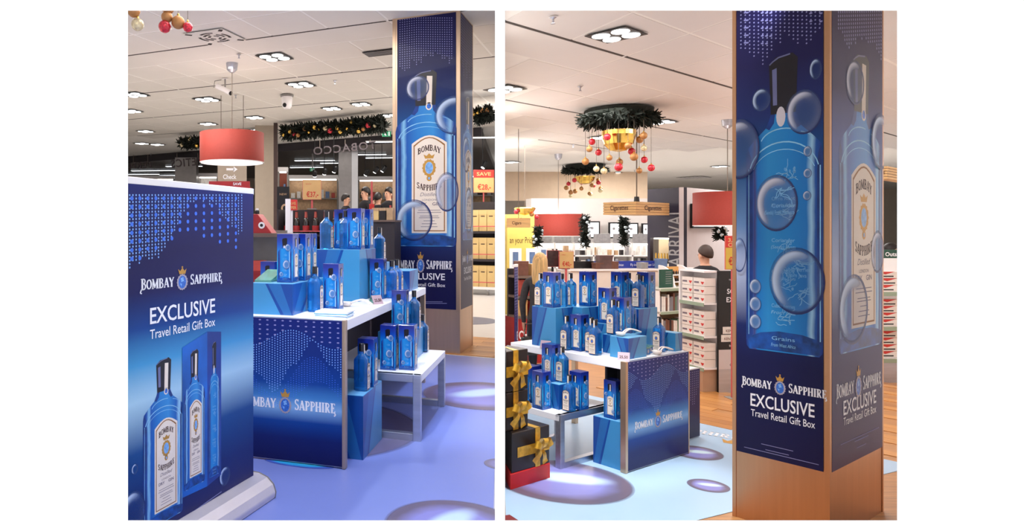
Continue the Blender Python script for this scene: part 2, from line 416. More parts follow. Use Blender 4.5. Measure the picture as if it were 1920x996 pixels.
# --- ceiling panels
def clip_half(pts, a, b, c):
    """keep the part of a plan polygon where a*x + b*y <= c"""
    out = []
    for i in range(len(pts)):
        p, q_ = pts[i], pts[(i + 1) % len(pts)]; fp = a*p[0] + b*p[1] - c; fq = a*q_[0] + b*q_[1] - c
        if fp <= 0: out.append(p)
        if fp * fq < 0: t_ = fp / (fp - fq); out.append((p[0] + (q_[0] - p[0]) * t_, p[1] + (q_[1] - p[1]) * t_))
    return out
SIDE = {'left': (1, -.2592, -.02), 'right': (-1, .2592, -.02)}
def ceiling_panels(par, z, o, adir, bdir, rows, la, sa, sb, dmin, dmax, pxa, pxb, m, nrow, skip=()):
    """rows: list of (offset, depth) along the normal of adir; panels are laid along adir"""
    nrm = Vector((-adir.y, adir.x, 0))
    bk = bdir / bdir.dot(nrm)
    meshes = {}
    def me(depth, ln):
        k = (round(depth, 3), round(ln, 3))
        if k not in meshes:
            g = .016; pts = [adir*g + bk*g, adir*(ln-g) + bk*g, adir*(ln-g) + bk*(depth-g), adir*g + bk*(depth-g)]
            meshes[k] = MB().prism([(p.x, p.y) for p in pts], -.003, 0).mesh('panel', m)
        return meshes[k]
    gm = None
    for r in range(nrow):
        for (off, dep, ln, groove) in rows:
            base = o + bk * (r * 2.2 + off)
            if groove:
                pts = []
            for i in range(-14, 22):
                p = base + adir * (i * ln)
                c = p + adir * ln/2 + bk * dep/2
                cpx = PX + F * c.x / c.y if c.y > .5 else -9999
                if c.y < dmin or c.y > dmax or cpx < pxa or cpx > pxb: continue
                hp = SIDE['left' if par is ceilL else 'right']
                g_ = .016; quad = [adir*g_ + bk*g_, adir*(ln-g_) + bk*g_, adir*(ln-g_) + bk*(dep-g_), adir*g_ + bk*(dep-g_)]
                wq = [(p.x + v_.x, p.y + v_.y) for v_ in quad]; cq = clip_half(wq, *hp)
                if len(cq) < 3: continue
                if cq == wq: place('panel', me(dep, ln), par, (p.x, p.y, z))
                else: MB().prism([(x_ - p.x, y_ - p.y) for x_, y_ in cq], -.003, 0).build('panel', m, par, (p.x, p.y, z))
                if groove:
                    gq = clip_half([(p.x + (adir*t + bk*s).x, p.y + (adir*t + bk*s).y) for t, s in ((0, -.03), (ln*.985, -.03), (ln*.985, .008), (0, .008))], *hp)
                    if len(gq) > 2: MB().prism([(x_ - p.x, y_ - p.y) for x_, y_ in gq], -.004, 0).build('groove', M_GROOVE, par, (p.x, p.y, z))
uL = Vector((cos(radians(-25)), sin(radians(-25)), 0)); vL = Vector((-uL.y, uL.x, 0))
oL = Vector(((415 - PX) / F * 8.94, 8.94, 0))
ceiling_panels(ceilL, CL, oL - vL * 4.4, uL, vL, [(0, .62, 2.28, True), (.62, .79, .76, False), (1.41, .79, .76, False)], 0, 0, 0, 6.0, 18.5, 150, 990, M_PANEL, 6)
aR = Vector((cos(radians(37.8)), sin(radians(37.8)), 0)); bR = Vector((cos(radians(104)), sin(radians(104)), 0))
oR = Vector((1.54, 5.8, 0))
ceiling_panels(ceilR, CR, oR - Vector((-aR.y, aR.x, 0)) * 4.4, aR, bR, [(0, .62, 2.94, True), (.62, .79, .98, False), (1.41, .79, .98, False)], 0, 0, 0, 3.9, 15.5, 955, 1800, M_PANELR, 7)

# --- floor coverings of the left hall
thL = radians(-19.5)
uT, vT = frame(thL)
M_MATL = mat('blue_vinyl_mat', (124, 136, 196), .34, noise=.04, nscale=2)
p0 = OZ(845, 665, 0); 
c = [p0 + uL * 1.35, p0 - uL * 4.0, p0 - uL * 4.0 - vL * 6.6, p0 + uL * 1.35 - vL * 6.6]
def clipL(p):   # keep the mat inside the hall: left of the partition, behind the front wall
    x, y = p.x, max(p.y, 2.42)
    return (min(x, .2592 * y - .03), y)
mat_pts = [clipL(p) for p in (p0 + uL * .62, p0 - uL * 4.0, p0 - uL * 4.0 - vL * 6.6, Vector((.2592 * 2.42 - .03, 2.42, 0)))]
matL = struct(MB().prism(mat_pts, 0, .004).build('floor_mat_left', M_MATL), 'blue vinyl floor mat printed with bubbles under the left island', 'floor mat')
# oak strip behind the mat, planks laid one by one
M_PLANK = [mat('oak_plank_%s' % n, c, .36, noise=.16, nscale=5, aniso=(.6, 9, 1)) for n, c in (('honey', (196, 138, 78)), ('tan', (182, 124, 68)), ('deep', (168, 112, 62)))]
oak = struct(MB().prism(clip_half([(p.x, p.y) for p in (p0 + uL * 3 + vL * .01, p0 - uL * 3 + vL * .01, p0 - uL * 3 + vL * 1.34, p0 + uL * 3 + vL * 1.34)][::-1], *SIDE['left']), 0, .003)
             .build('floor_oak_strip', M_WOOD), 'strip of oak flooring behind the left column', 'floor')
def plank_mesh(l, wd, m): return MB().box(.002, l - .002, .002, wd - .002, 0, .006).mesh('plank', m)
pmL = [plank_mesh(.9, .11, m) for m in M_PLANK]
for j in range(12):
    for i in range(-3, 4):
        o = p0 + vL * (.012 + j * .11) + uL * (i * .9 - .45 + (j % 3) * .3)
        rq = [(o.x + (uL*a_ + vL*b_).x, o.y + (uL*a_ + vL*b_).y) for a_, b_ in ((.002, .002), (.898, .002), (.898, .108), (.002, .108))]; cq = clip_half(rq, *SIDE['left'])
        if len(cq) < 3: continue
        if cq == rq: place('plank', pmL[(i * 2 + j) % 3], oak, o, radians(-25))
        else: MB().prism([(x_ - o.x, y_ - o.y) for x_, y_ in cq], 0, .006).build('plank', M_PLANK[(i * 2 + j) % 3], oak, o)
# --- floor coverings of the right hall
thR = radians(33)
uR, vR = frame(thR)
M_MATR = mat('pale_blue_vinyl_mat', (168, 196, 222), .32, noise=.03, nscale=2)
A = OZ(1310, 787, ZR); B = OZ(1310, 976, ZR)
uC = Vector((cos(radians(36)), sin(radians(36)), 0)); vC = Vector((-uC.y, uC.x, 0))
corner = None
def isect(p, d1, q_, d2):
    t = ((q_.x - p.x) * d2.y - (q_.y - p.y) * d2.x) / (d1.x * d2.y - d1.y * d2.x); return p + d1 * t
nd = Vector((cos(radians(24)), sin(radians(24)), 0))
corner = isect(A, vC, B, nd)
lft = B - nd * 3
mr = [corner, isect(A, vC, Vector((.2592 * 7, 7, ZR)), Vector((.2592, 1, 0))) , isect(B, nd, Vector((.04, 0, ZR)), Vector((.2592, 1, 0)))]
matR = struct(MB().prism([(p.x + (.03 if i == 1 else 0), p.y) for i, p in enumerate(mr)], ZR, ZR + .004).build('floor_mat_right', M_MATR), 'pale blue vinyl floor mat printed with bubbles under the right island', 'floor mat')
floorR = bpy.data.objects['floor_right']
pmR = [plank_mesh(1.3, .14, m) for m in M_PLANK]
n = 0
for j in range(-30, 40):
    for i in range(-8, 10):
        o = corner + uC * (.006 + j * .14) + vC * (i * 1.3 + (j % 3) * .43)
        c_ = o + vC * .65 + uC * .07
        if c_.y < 2.6 or c_.y > 12.5: continue
        cx = PX + F * c_.x / c_.y; cy = PY + F * 1.86 / c_.y
        if j < 0 and not (c_.y < 4.55 and isect(c_, vC, B, nd).y > c_.y + .7): continue
        if (1225 < cx < 1460 and 640 < cy < 900) or (1600 < cx < 1760 and cy > 640) or (1280 < cx < 1640 and cy > 930):
            n += 1
            if n > 290: continue
            place('plank', pmR[(i + j * 2) % 3], floorR, (o.x, o.y, ZR), radians(126))
struct(MB().prism([ray(940, 11.9), ray(RW, 11.9), ray(RW, DR), ray(940, DR)], ZR, ZR + .003).build('floor_bounce_right', M_FARFL), 'pale slab added to bounce light in the rear of the right hall', 'floor')  # mostly unseen slab, added to bounce light up to the rear ceiling
# --- raised floor deep in the left hall
struct(MB().prism([ray(LW, 12.5), ray(745, 12.5), ray(745, 29.5), ray(LW, 29.5)], 0, .5).build('floor_platform', M_FARFL), 'raised rear floor of the left hall', 'floor')

# --- bubbles printed on the mats
UNIT_DISC = {}
def disc(m):
    if m.name not in UNIT_DISC: UNIT_DISC[m.name] = MB().ellipse(0, 0, 1, 1, 32).mesh('bubble_print', m)
    return UNIT_DISC[m.name]
BUB_F = floor_bubble_mat('floor_bubble', (112, 96, 116), (150, 146, 214), (222, 246, 255), 1.0)
BUB_G = floor_bubble_mat('floor_bubble_grey', (110, 100, 128), (134, 128, 176), (150, 150, 200), .0)
def floor_bubble(par, cx, cy, rx, ry, z, m, rz=0.0):
    """circle on the floor through a pixel centre, radii in metres"""
    p = OZ(cx, cy, z); c_, s_ = cos(rz), sin(rz)
    pts = [(p.x + rx*cos(a)*c_ - ry*sin(a)*s_, p.y + rx*cos(a)*s_ + ry*sin(a)*c_) for a in [2*pi*i/40 for i in range(40)]]
    cl_ = clip_half(clip_half(pts, *SIDE['left' if par is matL else 'right']), 0, -1, -2.42)
    loc = [(((x - p.x)*c_ + (y - p.y)*s_) / rx, (-(x - p.x)*s_ + (y - p.y)*c_) / ry) for x, y in cl_]
    return place('bubble_print', MB().poly(loc).mesh('bubble_print', m), par, (p.x, p.y, z + .005), rz, scale=(rx, ry, 1))
floor_bubble(matL, 905, 742, .50, .50, 0, BUB_F, .4)
floor_bubble(matL, 590, 800, .74, .74, 0, BUB_G)
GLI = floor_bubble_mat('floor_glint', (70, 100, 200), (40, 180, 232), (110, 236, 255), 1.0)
floor_bubble(matL, 560, 871, .22, .06, 0, GLI, radians(-20)).location.z = .0062  # cyan glow on the floor by the panel, painted as a flat ellipse
floor_bubble(matL, 850, 990, .32, .32, 0, BUB_F, .8)
floor_bubble(matL, 940, 872, .10, .10, 0, BUB_G)
floor_bubble(matR, 1052, 902, .50, .46, ZR, BUB_F, -.3)
floor_bubble(matR, 1328, 912, .14, .14, ZR, BUB_F, -.3)
floor_bubble(matR, 1306, 850, .20, .20, ZR, BUB_F, -.3)
# ================================================================ printed artwork: shared meshes
GLD = mat('print_gold', (196, 146, 66), .4, metal=.3, noise=.15, nscale=200)
SILV = mat('print_silver', (168, 160, 172), .4, metal=.2, noise=.2, nscale=150)
GEM = mat('print_gem_blue', (46, 104, 196), .3, noise=.5, nscale=60)
GEMP = mat('print_gem_pale', (120, 170, 224), .3, noise=.3, nscale=60)
INKW = mat('print_white', (240, 240, 246), .4, noise=.02)
CREAM = mat('label_cream', (236, 222, 206), .45, noise=.03)
BROWN = mat('label_brown_ink', (66, 34, 28), .5, noise=.1)
BORD = mat('label_border_ink', (150, 100, 48), .45, noise=.15)
INKG = mat('label_grey_ink', (120, 108, 120), .5, noise=.1)
CAPI = mat('print_cap_black', (24, 20, 30), .3, noise=.3, nscale=6)
CAPH = mat('print_cap_sheen', (104, 108, 150), .3, noise=.2)
ETCH = mat('print_etching', (128, 186, 226), .4, noise=.1)
BEAD = mat('print_bead', (130, 176, 250), .35, noise=.2, nscale=300)
BEADB = mat('print_bead_blue', (58, 112, 226), .35, noise=.3, nscale=300)
BEADP = mat('print_bead_pale', (138, 138, 190), .35, noise=.2, nscale=300)
NEARB = bubble_mat('print_bubble', (16, 28, 92), (30, 96, 176), (190, 208, 232), .14, 1.0)
NEARG = bubble_mat('print_bubble_grey', (24, 30, 90), (84, 116, 176), (204, 206, 220), .3, 1.0)
SMALLB = bubble_mat('print_bubble_small', (30, 48, 112), (92, 136, 190), (216, 222, 234), .6, .9)
GLASSP = ramp_mat('print_bottle_glass', 0, -.165, .165, [(0, (6, 40, 116)), (.08, (8, 74, 160)), (.14, (128, 186, 222)), (.19, (10, 84, 170)), (.36, (30, 120, 196)), (.62, (46, 138, 206)), (.82, (14, 92, 176)), (.9, (150, 200, 230)), (.95, (10, 64, 150)), (1, (6, 36, 110))], .3, noise=.06, nscale=9)
GLASSE = ramp_mat('print_bottle_glass_etched', 0, -.165, .165, [(0, (10, 42, 120)), (.07, (6, 88, 168)), (.12, (60, 60, 120)), (.16, (8, 112, 190)), (.3, (32, 136, 202)), (.6, (14, 124, 198)), (.8, (10, 112, 188)), (.86, (150, 196, 226)), (.91, (8, 76, 156)), (1, (10, 44, 124))], .3, noise=.05, nscale=9)
BASEP = mat('print_bottle_base', (8, 66, 140), .3, noise=.75, nscale=16)
SHLD = mat('print_shoulder_light', (138, 196, 228), .3, noise=.25, nscale=14)

DFAC = mat('print_facet_dark', (10, 52, 124), .3, noise=.35, nscale=12)
HW = .165
def bottle_outline():
    r = [(.15, 0), (.163, .012), (.165, .03), (.165, .66), (.158, .69), (.13, .715), (.076, .755), (.06, .785), (.054, .80), (.054, .84)]
    return r + [(-x, y) for x, y in reversed(r)]
def label_outline(s=0.0):
    x0, x1, y0, y1 = -.075 + s, .115 - s, .075 + s, .585 - s
    pts = [(x0, y0), (x1, y0), (x1, y1)]
    k = []
    for i in range(9):
        t = i / 8; k.append((x1 + (x0 - x1) * t, y1 + .045 * sin(pi * t)))
    return pts[:2] + k
ART = {}
def art(kind):
    if kind in ART: return ART[kind]
    L = []     # (name, mesh, z layer)
    def put(n, mb, m, z): L.append((n, mb.mesh(n, m), z))
    etched = kind == 'etched'
    put('bottle_print', MB().poly(bottle_outline()), GLASSE if etched else GLASSP, 1)
    mb = MB(); mb.poly([(-.054, .80), (.054, .80), (.062, .98), (.04, .998), (-.03, .992), (-.062, .97)]); put('cap_print', mb, CAPI, 2)
    mb = MB(); mb.poly([(-.044, .83), (-.026, .83), (-.028, .955), (-.048, .95)]); mb.stroke([(-.06, .968), (-.045, .978), (-.02, .989), (.03, .995)], .005); put('cap_sheen_print', mb, CAPH, 3)
    mb = MB(); mb.stroke(arc(0, .60, .15, .105, 168, 12, 16), .0045); mb.stroke(arc(0, .585, .14, .095, 160, 20, 14), .0025); mb.stroke(arc(.0, .70, .10, .05, 165, 70, 8), .004); mb.stroke(arc(.02, .70, .11, .04, 60, 8, 6), .003)
    mb.stroke([(.154, .05), (.154, .62)], .0045); mb.stroke([(-.153, .05), (-.153, .62)], .0025); put('shoulder_print', mb, SHLD, 3)
    mb = MB(); mb.poly([(-.165, .03), (-.135, .05), (-.135, .60), (-.142, .66), (-.158, .69), (-.165, .66)]); mb.poly([(.165, .03), (.165, .66), (.158, .69), (.146, .66), (.141, .60), (.141, .05)]); mb.poly([(-.076, .755), (-.06, .785), (-.054, .80), (-.035, .80), (-.04, .77), (-.06, .748)]); mb.poly([(.076, .755), (.06, .748), (.042, .77), (.038, .80), (.054, .80), (.06, .785)])
    put('facet_print', mb, DFAC, 2)
    mb = MB(); mb.poly([(-.15, .004), (.15, .004), (.158, .03), (.14, .055), (.08, .066), (-.02, .07), (-.1, .06), (-.158, .04)]); put('base_print', mb, BASEP, 2)
    if not etched:
        put('label_print', MB().poly(label_outline()), CREAM, 3)
        o, i = label_outline(.010), label_outline(.016); n = len(o)
        put('label_border_print', MB().add([(p[0], p[1], 0) for p in o + i], [(k, (k+1) % n, n + (k+1) % n, n + k) for k in range(n)]), BORD, 4)
        cx = .02; mb = MB()
        put_serif(mb, 'BOMBAY', cx, .52, .034, .125, bend=.022); put('label_first_word', mb, BROWN, 5)
        mb = MB(); put_serif(mb, 'SAPPHIRE', cx, .335, .034, .135, bend=-.02); put('label_second_word', mb, BROWN, 5)
        mb = MB().ring(cx, .445, .036, .048, .014, 36, wob=.08); mb.poly([(cx-.022, .498), (cx+.022, .498), (cx+.03, .522), (cx+.014, .513), (cx, .528), (cx-.014, .513), (cx-.03, .522)]); mb.ellipse(cx, .386, .014, .016, 12)
        put('emblem_print', mb, GLD, 5); put('gem_print', MB().ellipse(cx, .445, .021, .033, 16).ellipse(cx, .386, .006, .008, 8, z=.0004), GEMP, 6)
        mb = MB(); put_text(mb, 'Distilled', cx, .285, h=.022, shear=.35, width=.1); put_text(mb, 'LONDON', cx, .258, h=.012, width=.075); put_text(mb, 'DRY', cx - .038, .232, h=.018, width=.05, bold=.02); put_text(mb, 'GIN', cx + .04, .232, h=.018, width=.045, bold=.02)
        for k, (y, wd) in enumerate(((.205, .12), (.192, .13), (.172, .1), (.162, .11), (.145, .06), (.128, .08), (.112, .09))): mb.stroke([(cx - wd/2, y), (cx + wd/2, y)], .003)
        put('label_text_print', mb, INKG, 5)
        mb = MB(); mb.poly([(.004, .81), (.034, .81), (.038, .965), (.008, .968)]); mb.ellipse(.019, .795, .018, .022, 12); put('neck_label_print', mb, CREAM, 3)
        put('neck_seal_print', MB().ellipse(.019, .795, .012, .015, 12), GEM, 4)
    else:
        mb = MB(); cx = .0
        rnd = random.Random(3)
        for (yy, t1, t2) in ((.545, 'Orris Root', 'From Italy'), (.405, 'Coriander', '(Seeds) From'), (.30, 'Cassia Bark', 'From Indo-China'), (.185, 'Cubeb Berries', 'From Java'), (.075, 'Grains', 'From West Africa')):
            put_text(mb, t1, cx, yy - .035, h=.013, width=.1); put_text(mb, t2, cx, yy - .057, h=.012, width=.105, shear=.2)
        for yy in (.59, .46, .345, .235, .12):
            for k in range(7):
                x0 = cx + rnd.uniform(-.035, .03); y0 = yy + rnd.uniform(-.025, .02); p = [(x0, y0)]
                a = rnd.uniform(-.4, 1.2)
                for j in range(4): a += rnd.uniform(-.7, .7); p.append((p[-1][0] + .013 * cos(a), p[-1][1] + .011 * sin(a)))
                mb.stroke(p, .0022)
            for k in range(6): mb.ring(cx + rnd.uniform(.0, .05), yy + rnd.uniform(-.02, .03), .004, .005, .0018, 8)
        put('etching_print', mb, ETCH, 3)
        mb = MB(); mb.ellipse(-.01, .79, .02, .034, 14); put('drop_print', mb, mat('print_drop', (206, 200, 208), .4, noise=.1), 3)
    ART[kind] = L; return L
def put_art(par, kind, cx, cy, sx, sy, z0=.0002, dz=.00018, lod=9, parts=None):
    for n, me, ly in art(kind):
        if ly > lod: continue
        if parts and n not in parts: continue
        o = place(n, me, par, (cx, cy, z0 + dz * ly), scale=(sx, sy, 1))
        if n == 'etching_print': o['kind'] = 'stuff'
def bubble(par, cx, cy, rx, ry, z=.007, m=None):
    return place('bubble_print', disc(m or NEARB), par, (cx, cy, z * .25), scale=(rx, ry, 1))
LOGO = {}
def logo_meshes():
    if LOGO: return LOGO
    mb = MB()
    put_serif(mb, 'BOMBAY', -.315, -.055, .118, .37, big=1.12); mb.stroke([(-.495, -.05), (-.505, -.085), (-.49, -.095)], .012); LOGO['logo_first_word'] = (mb.mesh('logo_first_word', INKW), 0)
    mb = MB(); put_serif(mb, 'SAPPHIRE', .285, -.055, .118, .43, big=1.12); mb.stroke([(.485, -.04), (.5, -.075), (.485, -.09)], .014); LOGO['logo_second_word'] = (mb.mesh('logo_second_word', INKW), 0)
    mb = MB().ring(-.03, -.01, .066, .098, .02, 48, wob=.06, k=16); LOGO['logo_frame'] = (mb.mesh('logo_frame', SILV), .0006)
    c = -.03
    mb = MB().poly([(c-.036, .09), (c+.036, .09), (c+.052, .155), (c+.026, .128), (c, .17), (c-.026, .128), (c-.052, .155)]); mb.ellipse(c, .176, .01, .012, 10)
    LOGO['logo_crown'] = (mb.mesh('logo_crown', GLD), .001)
    mb = MB().ellipse(c, -.01, .046, .078, 20); LOGO['logo_gem'] = (mb.mesh('logo_gem', GEM), .0005)
    mb = MB().poly([(c-.02, .04), (c+.012, .05), (c+.02, 0), (c-.012, -.01)]).poly([(c-.03, -.02), (c-.005, -.03), (c-.012, -.06)]); LOGO['logo_glint'] = (mb.mesh('logo_glint', GEMP), .0011)
    return LOGO
def put_logo(par, cx, cy, wd, hs=1.0, z=.006):
    for n, (me, dz) in logo_meshes().items(): place(n, me, par, (cx, cy, z * .2 + dz * .3), scale=(wd, wd * hs, 1))
class Print:
    """a printed sheet: its own object, x along the sheet, y up, z out of it"""
    def __init__(s, parent, name, origin, U, wd, h, stops, worldU=None, worldO=None, thick=.002, rough=.38, coat=.08):
        V = Vector((0, 0, 1)); U = Vector(U).normalized(); N = U.cross(V)
        s.wd, s.h = wd, h
        def ink(c):
            k_ = .42 + .58 * min(1, max(0, (sum(c) / 765 - .3) / .35)); l_ = [((x / 255) ** 2.2 * k_) ** (1 / 2.2) * 255 for x in c]; return tuple(l_)
        m = ramp_mat('print_' + name, 1, 0, h, [(t_, ink(c_)) for t_, c_ in stops], rough, coat, spec=.22)
        s.o = MB().box(0, wd, 0, h, -thick, 0).build('print_sheet', m, parent)
        s.o.matrix_local = Matrix(((U.x, V.x, N.x, origin[0]), (U.y, V.y, N.y, origin[1]), (U.z, V.z, N.z, origin[2]), (0, 0, 0, 1)))
        s.U, s.O = worldU, worldO      # world frame for pixel lookups
    def px(s, px, py):
        dx = (px - PX) / F
        # ray (dx,1)*d meets O + U*t
        U, O = s.U, s.O
        t = (dx * O.y - O.x) / (U.x - dx * U.y); d = O.y + U.y * t
        return t, EYE - (py - PY) / F * d - O.z
    def lettering(s, name, mb, m=None, z=.006):
        return mb.build(name, m or INKW, s.o, (0, 0, z * .22))
def beads(pr, cols, m, name='bead_print', z=.003):
    """cols: (x, ytop, ybottom, pitch, rx, ry)"""
    mb = MB()
    for x, yt, yb, pitch, rx, ry in cols:
        y = yt
        while y > yb:
            mb.ellipse(x, y, rx, ry, 10 if rx > .007 else 6); y -= pitch
    o = mb.build(name, m, pr.o, (0, 0, z * .25)); o['kind'] = 'stuff'; return o
def lerp(tab, x):
    for (a, b), (c, d) in zip(tab, tab[1:]):
        if x <= c: return b + (d - b) * (x - a) / (c - a) if x >= a else b
    return tab[-1][1]
# ================================================================ products and fittings built once
M_GLASS = mat('sapphire_glass', (46, 150, 230), .04, trans=.8, coat=.4, ior=1.36, noise=.3, nscale=14)
M_CAP = mat('bottle_cap', (22, 18, 26), .25, coat=.4, noise=.1)
M_RISER = None
def sq(hx, hy, z, n=16, p=4.5):
    pts = []
    for i in range(n):
        a = 2*pi*i/n + pi/n; c_, s_ = cos(a), sin(a); k = (abs(c_)**p + abs(s_)**p) ** (-1/p)
        pts.append((hx*c_*k, hy*s_*k, z))
    return pts
def make_bottle():
    t = thing('gin_bottle', 'blue glass gin bottle', 'bottle', (0, 0, 0), 0, 'blue gin bottles on the islands')
    MB().loft([sq(.040, .036, 0), sq(.044, .040, .006), sq(.044, .040, .182), sq(.041, .037, .194), sq(.026, .024, .213, p=3), sq(.016, .016, .226, p=2), sq(.014, .014, .246, p=2)]).build('glass_body', M_GLASS, t, smooth=False)
    MB().lathe([(.0165, .238), (.0175, .242), (.0175, .283), (.0155, .286)], 16).build('cap', M_CAP, t, smooth=False)
    MB().box(.0172, .0184, -.006, .006, .212, .278).build('neck_label', CREAM, t)
    for s in (1,):
        # upright sheet on the +x face: local x -> world y, local y -> world z
        o = MB().poly([(-.030, .012), (.030, .012), (.030, .150), (.022, .163), (0, .169), (-.022, .163), (-.030, .150)]).build('label', CREAM, t)
        o.matrix_local = Matrix(((0, 0, 1, .0448), (1, 0, 0, 0), (0, 1, 0, 0), (0, 0, 0, 1)))
        mb = MB(); put_serif(mb, 'BOMBAY', 0, .138, .012, .048, bend=.008); put_serif(mb, 'SAPPHIRE', 0, .086, .011, .05, bend=-.006)
        for y, wd in ((.074, .036), (.066, .03), (.052, .04), (.044, .044), (.036, .034), (.026, .04)): mb.stroke([(-wd/2, y), (wd/2, y)], .0022)
        mb.build('label_lettering', BROWN, o, (0, 0, .0004))['kind'] = 'stuff'
        MB().ring(0, .113, .013, .017, .005, 20).build('label_emblem', GLD, o, (0, 0, .0004)); MB().ellipse(0, .113, .008, .012, 12).build('label_gem', GEM, o, (0, 0, .0004))
        oo, ii = [(-.030, .012), (.030, .012), (.030, .150), (.022, .163), (0, .169), (-.022, .163), (-.030, .150)], None
        ii = [(x * .9, .0155 + (y - .012) * .955) for x, y in oo]; n = len(oo)
        MB().add([(p[0], p[1], 0) for p in oo + ii], [(k, (k+1) % n, n + (k+1) % n, n + k) for k in range(n)]).build('label_border', BORD, o, (0, 0, .0003))
    return t
def make_gift():
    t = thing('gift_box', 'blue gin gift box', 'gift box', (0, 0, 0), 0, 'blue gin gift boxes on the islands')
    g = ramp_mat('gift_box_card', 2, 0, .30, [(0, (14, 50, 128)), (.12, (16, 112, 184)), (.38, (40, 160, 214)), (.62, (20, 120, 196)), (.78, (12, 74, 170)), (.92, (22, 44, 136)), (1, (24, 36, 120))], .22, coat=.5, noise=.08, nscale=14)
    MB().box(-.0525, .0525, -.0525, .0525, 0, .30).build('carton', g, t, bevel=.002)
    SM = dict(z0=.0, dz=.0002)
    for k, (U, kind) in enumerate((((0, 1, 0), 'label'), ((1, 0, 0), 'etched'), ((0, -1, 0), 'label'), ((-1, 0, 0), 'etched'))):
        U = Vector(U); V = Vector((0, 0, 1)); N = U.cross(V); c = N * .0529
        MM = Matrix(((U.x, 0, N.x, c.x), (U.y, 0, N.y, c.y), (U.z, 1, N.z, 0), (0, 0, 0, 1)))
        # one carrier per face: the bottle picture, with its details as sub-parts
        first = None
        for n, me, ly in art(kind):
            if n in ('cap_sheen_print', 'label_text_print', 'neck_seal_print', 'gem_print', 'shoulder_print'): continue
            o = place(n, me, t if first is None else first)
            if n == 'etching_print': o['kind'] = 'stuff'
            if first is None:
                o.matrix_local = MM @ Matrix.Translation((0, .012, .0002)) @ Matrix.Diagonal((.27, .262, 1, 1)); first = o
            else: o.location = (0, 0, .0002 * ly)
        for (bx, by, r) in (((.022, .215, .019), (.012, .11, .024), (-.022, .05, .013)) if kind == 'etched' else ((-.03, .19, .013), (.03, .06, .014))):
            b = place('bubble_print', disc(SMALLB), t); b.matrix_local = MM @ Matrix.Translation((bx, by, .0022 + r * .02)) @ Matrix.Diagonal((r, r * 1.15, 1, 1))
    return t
BOTTLE = make_bottle(); GIFT = make_gift()
BOTTLE_USED = [False]; GIFT_USED = [False]
def put_bottle(label, loc, rz, s=1.0):
    if not BOTTLE_USED[0]:
        BOTTLE_USED[0] = True; o = BOTTLE; o['label'] = label
        o.location = loc; o.rotation_euler = (0, 0, rz)
    else: o = dup(BOTTLE, label, loc, rz)
    if s != 1: o.scale = (s, s, s)
    return o
def put_gift(label, loc, rz, s=1.0):
    if not GIFT_USED[0]:
        GIFT_USED[0] = True; o = GIFT; o['label'] = label
        o.location = loc; o.rotation_euler = (0, 0, rz)
    else: o = dup(GIFT, label, loc, rz)
    if s != 1: o.scale = (s, s, s)
    return o
# blue display block: card in flat tones with oblique facet stripes on its sides
M_RIS = [mat('block_blue', (60, 136, 186), .3, coat=.2, noise=.05, nscale=3), mat('block_stripe_dark', (16, 68, 144), .3, coat=.2, noise=.1, nscale=4), mat('block_stripe_mid', (34, 100, 164), .3, coat=.2, noise=.1, nscale=4), mat('block_lit_top', (112, 172, 208), .3, coat=.2, noise=.05)]
def riser(label, base, rz, x0, x1, y0, y1, h, flip=False):
    """block spanning x0..x1, y0..y1 in the island frame at base, height h"""
    u, v = frame(rz); c = base + u * (x0 + x1) / 2 + v * (y0 + y1) / 2
    t = thing('display_block', label, 'display block', c, rz, 'blue display blocks on the islands')
    a, b = (x1 - x0) / 2, (y1 - y0) / 2
    MB().box(-a, a, -b, b, 0, h).build('block', M_RIS[0], t, bevel=.002)
    MB().box(-a + .002, a - .002, -b + .002, b - .002, h - .001, h + .0012).build('lit_top', M_RIS[3], t)  # the spotlit look of the top is put into a paler colour
    for (U, half, off) in ((Vector((1, 0, 0)), a, b), (Vector((0, 1, 0)), b, a), (Vector((0, -1, 0)), b, a)):
        N = U.cross(Vector((0, 0, 1))); c2 = N * (off + .0008)
        MM = Matrix(((U.x, 0, N.x, c2.x), (U.y, 0, N.y, c2.y), (U.z, 1, N.z, 0), (0, 0, 0, 1)))
        sg = -1 if (U.y != 0) != flip else 1
        W2 = 2 * half
        def sp(f0, f1, g0, g1):
            pts = [(sg * (f0 - .5) * W2, h - .002), (sg * (f1 - .5) * W2, h - .002), (sg * (g1 - .5) * W2, .002), (sg * (g0 - .5) * W2, .002)]
            return pts if sg > 0 else pts[::-1]
        first = None
        for nm, mm_, quad, z in (('dark_facet', M_RIS[1], sp(.72, 1, .98, 1), .0), ('mid_facet', M_RIS[2], sp(.42, .72, .80, .98), .0), ('dark_stripe', M_RIS[1], sp(.36, .42, .72, .80), .0)):
            o = MB().poly(quad).build(nm, mm_, t); o.matrix_local = MM
    return t
# recessed square downlight with four lamps
def make_down():
    t = thing('downlight', 'square recessed downlight with four lamps', 'downlight', (0, 0, 0), 0, 'recessed four-lamp ceiling downlights')
    MB().box(-.20, .20, -.20, .20, -.022, -.016).build('housing', M_BLACK, t)
    for x in (-.095, .095):
        for y in (-.095, .095):
            r = MB().lathe([(.076, -.030), (.080, -.027), (.080, -.020)], 18, (x, y, 0)).build('lamp', M_LAMP, t)
    return t
DOWN = make_down(); DOWN_USED = [False]
def put_down(label, px, py, z, rz, s=1.0):
    p = OZ2(px, py, z)
    if not DOWN_USED[0]:
        DOWN_USED[0] = True; o = DOWN; o['label'] = label; o.location = p; o.rotation_euler = (0, 0, rz)
    else: o = dup(DOWN, label, p, rz)
    o.scale = (s, s, 1); return o
def OZ2(px, py, z):     # point of the ceiling plane seen at a pixel
    d = (z - EYE) * F / (PY - py)
    return Vector(((px - PX) / F * d, d, z))
